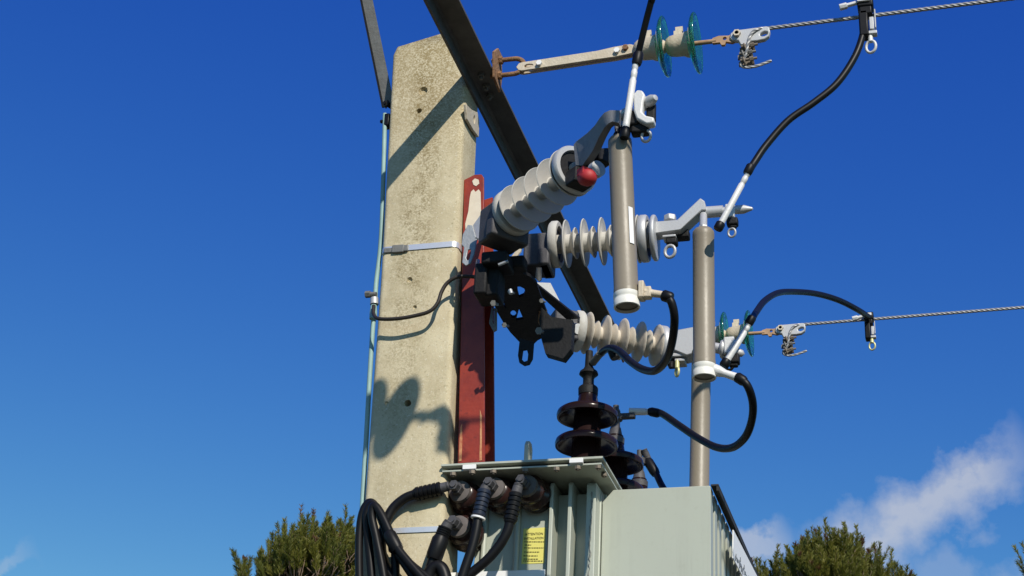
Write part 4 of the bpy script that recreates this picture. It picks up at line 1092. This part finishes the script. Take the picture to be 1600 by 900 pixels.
lv('black cable bend under the lowest terminal', [(664, 960), (668, 905), (680, 886), (692, 892), (700, 925), (702, 960)], 5.42, 5.42, [], .024)

# ================================================================== pines
def pine_materials():
    out = []
    for nm, c1, c2 in (('pine_needles', (0.250, 0.245, 0.040), (0.100, 0.125, 0.022)),):
        m = bpy.data.materials.new(nm); m.use_nodes = True; N, L = m.node_tree.nodes, m.node_tree.links; b = N['Principled BSDF']
        at = N.new('ShaderNodeAttribute'); at.attribute_name = 'tone'; rp = N.new('ShaderNodeValToRGB')
        rp.color_ramp.elements[0].position = 0; rp.color_ramp.elements[0].color = (*c2, 1); rp.color_ramp.elements[1].position = .85; rp.color_ramp.elements[1].color = (*c1, 1)
        e = rp.color_ramp.elements.new(1.0); e.color = (0.17, 0.09, 0.035, 1)
        L.new(at.outputs['Fac'], rp.inputs[0]); L.new(rp.outputs[0], b.inputs['Base Color']); b.inputs['Roughness'].default_value = .55
        tl = N.new('ShaderNodeBsdfTranslucent'); mx = N.new('ShaderNodeMixShader'); mx.inputs[0].default_value = .48; L.new(rp.outputs[0], tl.inputs[0])
        L.new(b.outputs[0], mx.inputs[1]); L.new(tl.outputs[0], mx.inputs[2]); L.new(mx.outputs[0], N['Material Output'].inputs[0]); out.append(m)
    return out


M['needles'] = pine_materials()[0]
M['bark'] = material('pine_bark', (0.20, 0.14, 0.095), 0.9, 0, .8, 8, (0.10, 0.075, 0.055), .6, 30)


def pine(label, px, py_top, depth, rx, seed, nsh, lobes):
    R_ = np.random.default_rng(seed); top = P(px, py_top, d=depth); top = np.array(top)
    basez = GROUND; cx, cy = top[0], top[1]
    root = thing('pine_tree', label, 'pine tree', (cx, cy, basez), 'pines behind the pole')
    Hc = rx * 1.7; cz = top[2] - Hc * .55
    # limbs
    bm = B(); tr_top = np.array((cx, cy, top[2] - .85))
    tube(bm, spline([V((cx + .3, cy + .35, basez)), V((cx + .12, cy + .4, basez + 4)), V((cx - .1, cy + .35, cz - Hc)), V((cx, cy + .3, cz)), V(tr_top)], 6), [.17 - .15 * k / 24 for k in range(25)], 10)
    part('trunk', bm, M['bark'], root, 60)
    tips = []; bm = B()
    for (ox, oy, oz, r) in lobes:
        c = np.array((cx + ox, cy + oy, top[2] + oz)); q0 = V((cx, cy, min(c[2] - r * 1.2, top[2] - .8)))
        tube(bm, spline([q0, V((q0 + V(c)) / 2) - V((0, 0, .12)), V(c)], 5), [.024 - .019 * k / 10 for k in range(11)], 6)
        r *= .78 if oz > -1.0 else 1.0
        m_ = int(nsh * r * r)
        d = R_.normal(size=(m_, 3)); d /= np.linalg.norm(d, axis=1)[:, None]; d[:, 2] = np.abs(d[:, 2]) * 1.1 - .35
        rad = r * R_.uniform(.3, 1.0, m_) ** .6
        pos = c + d * rad[:, None] * np.array((1, 1, .95)) - np.array((0, 0, .12))
        dirs = d * .38 + np.array((0, 0, .95)) + R_.normal(size=(m_, 3)) * .14
        dirs /= np.linalg.norm(dirs, axis=1)[:, None]
        lens = R_.uniform(.18, .40, m_) * np.where(R_.uniform(size=m_) < .16, 1.6, 1.0)
        for k in range(m_):
            tips.append((pos[k], dirs[k], lens[k], c))
            p = pos[k]; e = p + dirs[k] * (lens[k] + .012)
            tube(bm, [V(p - dirs[k] * .12 - d[k] * r * .25), V(p), V(e)], [.006, .006, .003], 5)
    part('limbs', bm, M['bark'], root, 60)
    nd = 170; m_ = len(tips)
    pos = np.array([t[0] for t in tips]); dr = np.array([t[1] for t in tips]); ln = np.array([t[2] for t in tips])
    t = R_.uniform(0, 1, (m_, nd)); base = pos[:, None] + dr[:, None] * (ln[:, None] * t)[..., None]
    rd = R_.normal(size=(m_, nd, 3)); rd -= (rd * dr[:, None]).sum(-1)[..., None] * dr[:, None]; rd /= np.linalg.norm(rd, axis=-1)[..., None] + 1e-9
    nl = R_.uniform(.07, .105, (m_, nd)) * (1 - .4 * t)
    nvec = (dr[:, None] * .80 + rd * .66); nvec /= np.linalg.norm(nvec, axis=-1)[..., None]; tip = base + nvec * nl[..., None]
    sd2 = np.cross(nvec, R_.normal(size=(m_, nd, 3))); sd2 /= np.linalg.norm(sd2, axis=-1)[..., None] + 1e-9; hw = .0050
    v = np.stack([base - sd2 * hw, base + sd2 * hw, tip + sd2 * hw * .35, tip - sd2 * hw * .35], 2).reshape(-1, 3) - np.array(ORG[root])
    nf = m_ * nd; me = bpy.data.meshes.new('crown'); me.vertices.add(len(v)); me.vertices.foreach_set('co', v.ravel())
    me.loops.add(nf * 4); me.loops.foreach_set('vertex_index', np.arange(nf * 4)); me.polygons.add(nf); me.polygons.foreach_set('loop_start', np.arange(nf) * 4)
    me.update(calc_edges=True)
    shade = R_.uniform(.15, .85, m_); tone = np.clip(shade[:, None] + R_.normal(size=(m_, nd)) * .1, 0, .88)
    brown = (R_.uniform(size=m_) < .10)[:, None] & (t > .75); tone[brown] = 1.0
    at = me.attributes.new('tone', 'FLOAT', 'FACE'); at.data.foreach_set('value', tone.ravel().astype(np.float32))
    me.materials.append(M['needles']); o = bpy.data.objects.new('crown', me); col.objects.link(o); o.parent = root
    return root


def lobes_from(pxs, ref, depth, rr):
    ref = P(*ref, d=depth); out = []
    for (px, py, r, dy) in pxs:
        q = P(px, py, d=depth); out.append((q.x - ref.x, q.y - ref.y + dy, q.z - ref.z, r))
    return out


DT = 21.0
L1_ = [(395, 875, .32, .1), (425, 868, .34, .4), (455, 850, .40, 0), (485, 828, .36, .2), (500, 850, .42, -.2), (530, 845, .34, .2), (545, 838, .30, 0), (560, 850, .36, .3), (470, 895, .5, 0), (530, 900, .5, .1), (420, 915, .5, 0), (580, 890, .45, .2),
       (490, 890, .42, -.5), (525, 885, .40, -.5), (455, 895, .40, -.4), (480, 960, .8, .1), (560, 960, .7, .2), (410, 970, .6, 0), (500, 1060, .9, 0)]
pine('bushy green pine behind the black cables left of the pole', 487, 798, DT, .9, 11, 300, lobes_from([(a, b + 13, c, d) for a, b, c, d in L1_], (487, 798), DT, 0))
DT2 = 23.0
L2_ = [(1195, 893, .30, 0), (1225, 880, .34, .2), (1258, 862, .40, 0), (1290, 848, .42, .2), (1320, 850, .42, -.1), (1345, 872, .38, .1), (1375, 890, .38, 0), (1405, 905, .34, .1), (1290, 890, .5, -.2), (1335, 905, .5, 0), (1240, 915, .5, .1),
       (1300, 895, .42, -.5), (1270, 900, .40, -.5), (1330, 900, .4, -.5), (1290, 970, .9, .1), (1370, 980, .7, 0), (1220, 985, .7, 0), (1300, 1080, .9, 0)]
pine('rounded green pine between the tank and the cloud', 1300, 823, DT2, .9, 23, 300, lobes_from([(a, b + 18, c, d) for a, b, c, d in L2_], (1300, 823), DT2, 0))
L3_ = [(1605, 895, .26, 0), (1640, 880, .45, .1), (1625, 925, .45, 0), (1680, 930, .6, 0), (1650, 1000, .8, .1), (1700, 1060, .9, 0)]
pine('pine tip peeping in at the right edge', 1640, 840, 22.0, .9, 31, 300, lobes_from([(a + 22, b, c, d) for a, b, c, d in L3_], (1640, 840), 22.0, 0))
print('objects', len(bpy.data.objects), 'tris', sum(len(o.data.polygons) for o in bpy.data.objects if o.type == 'MESH'))
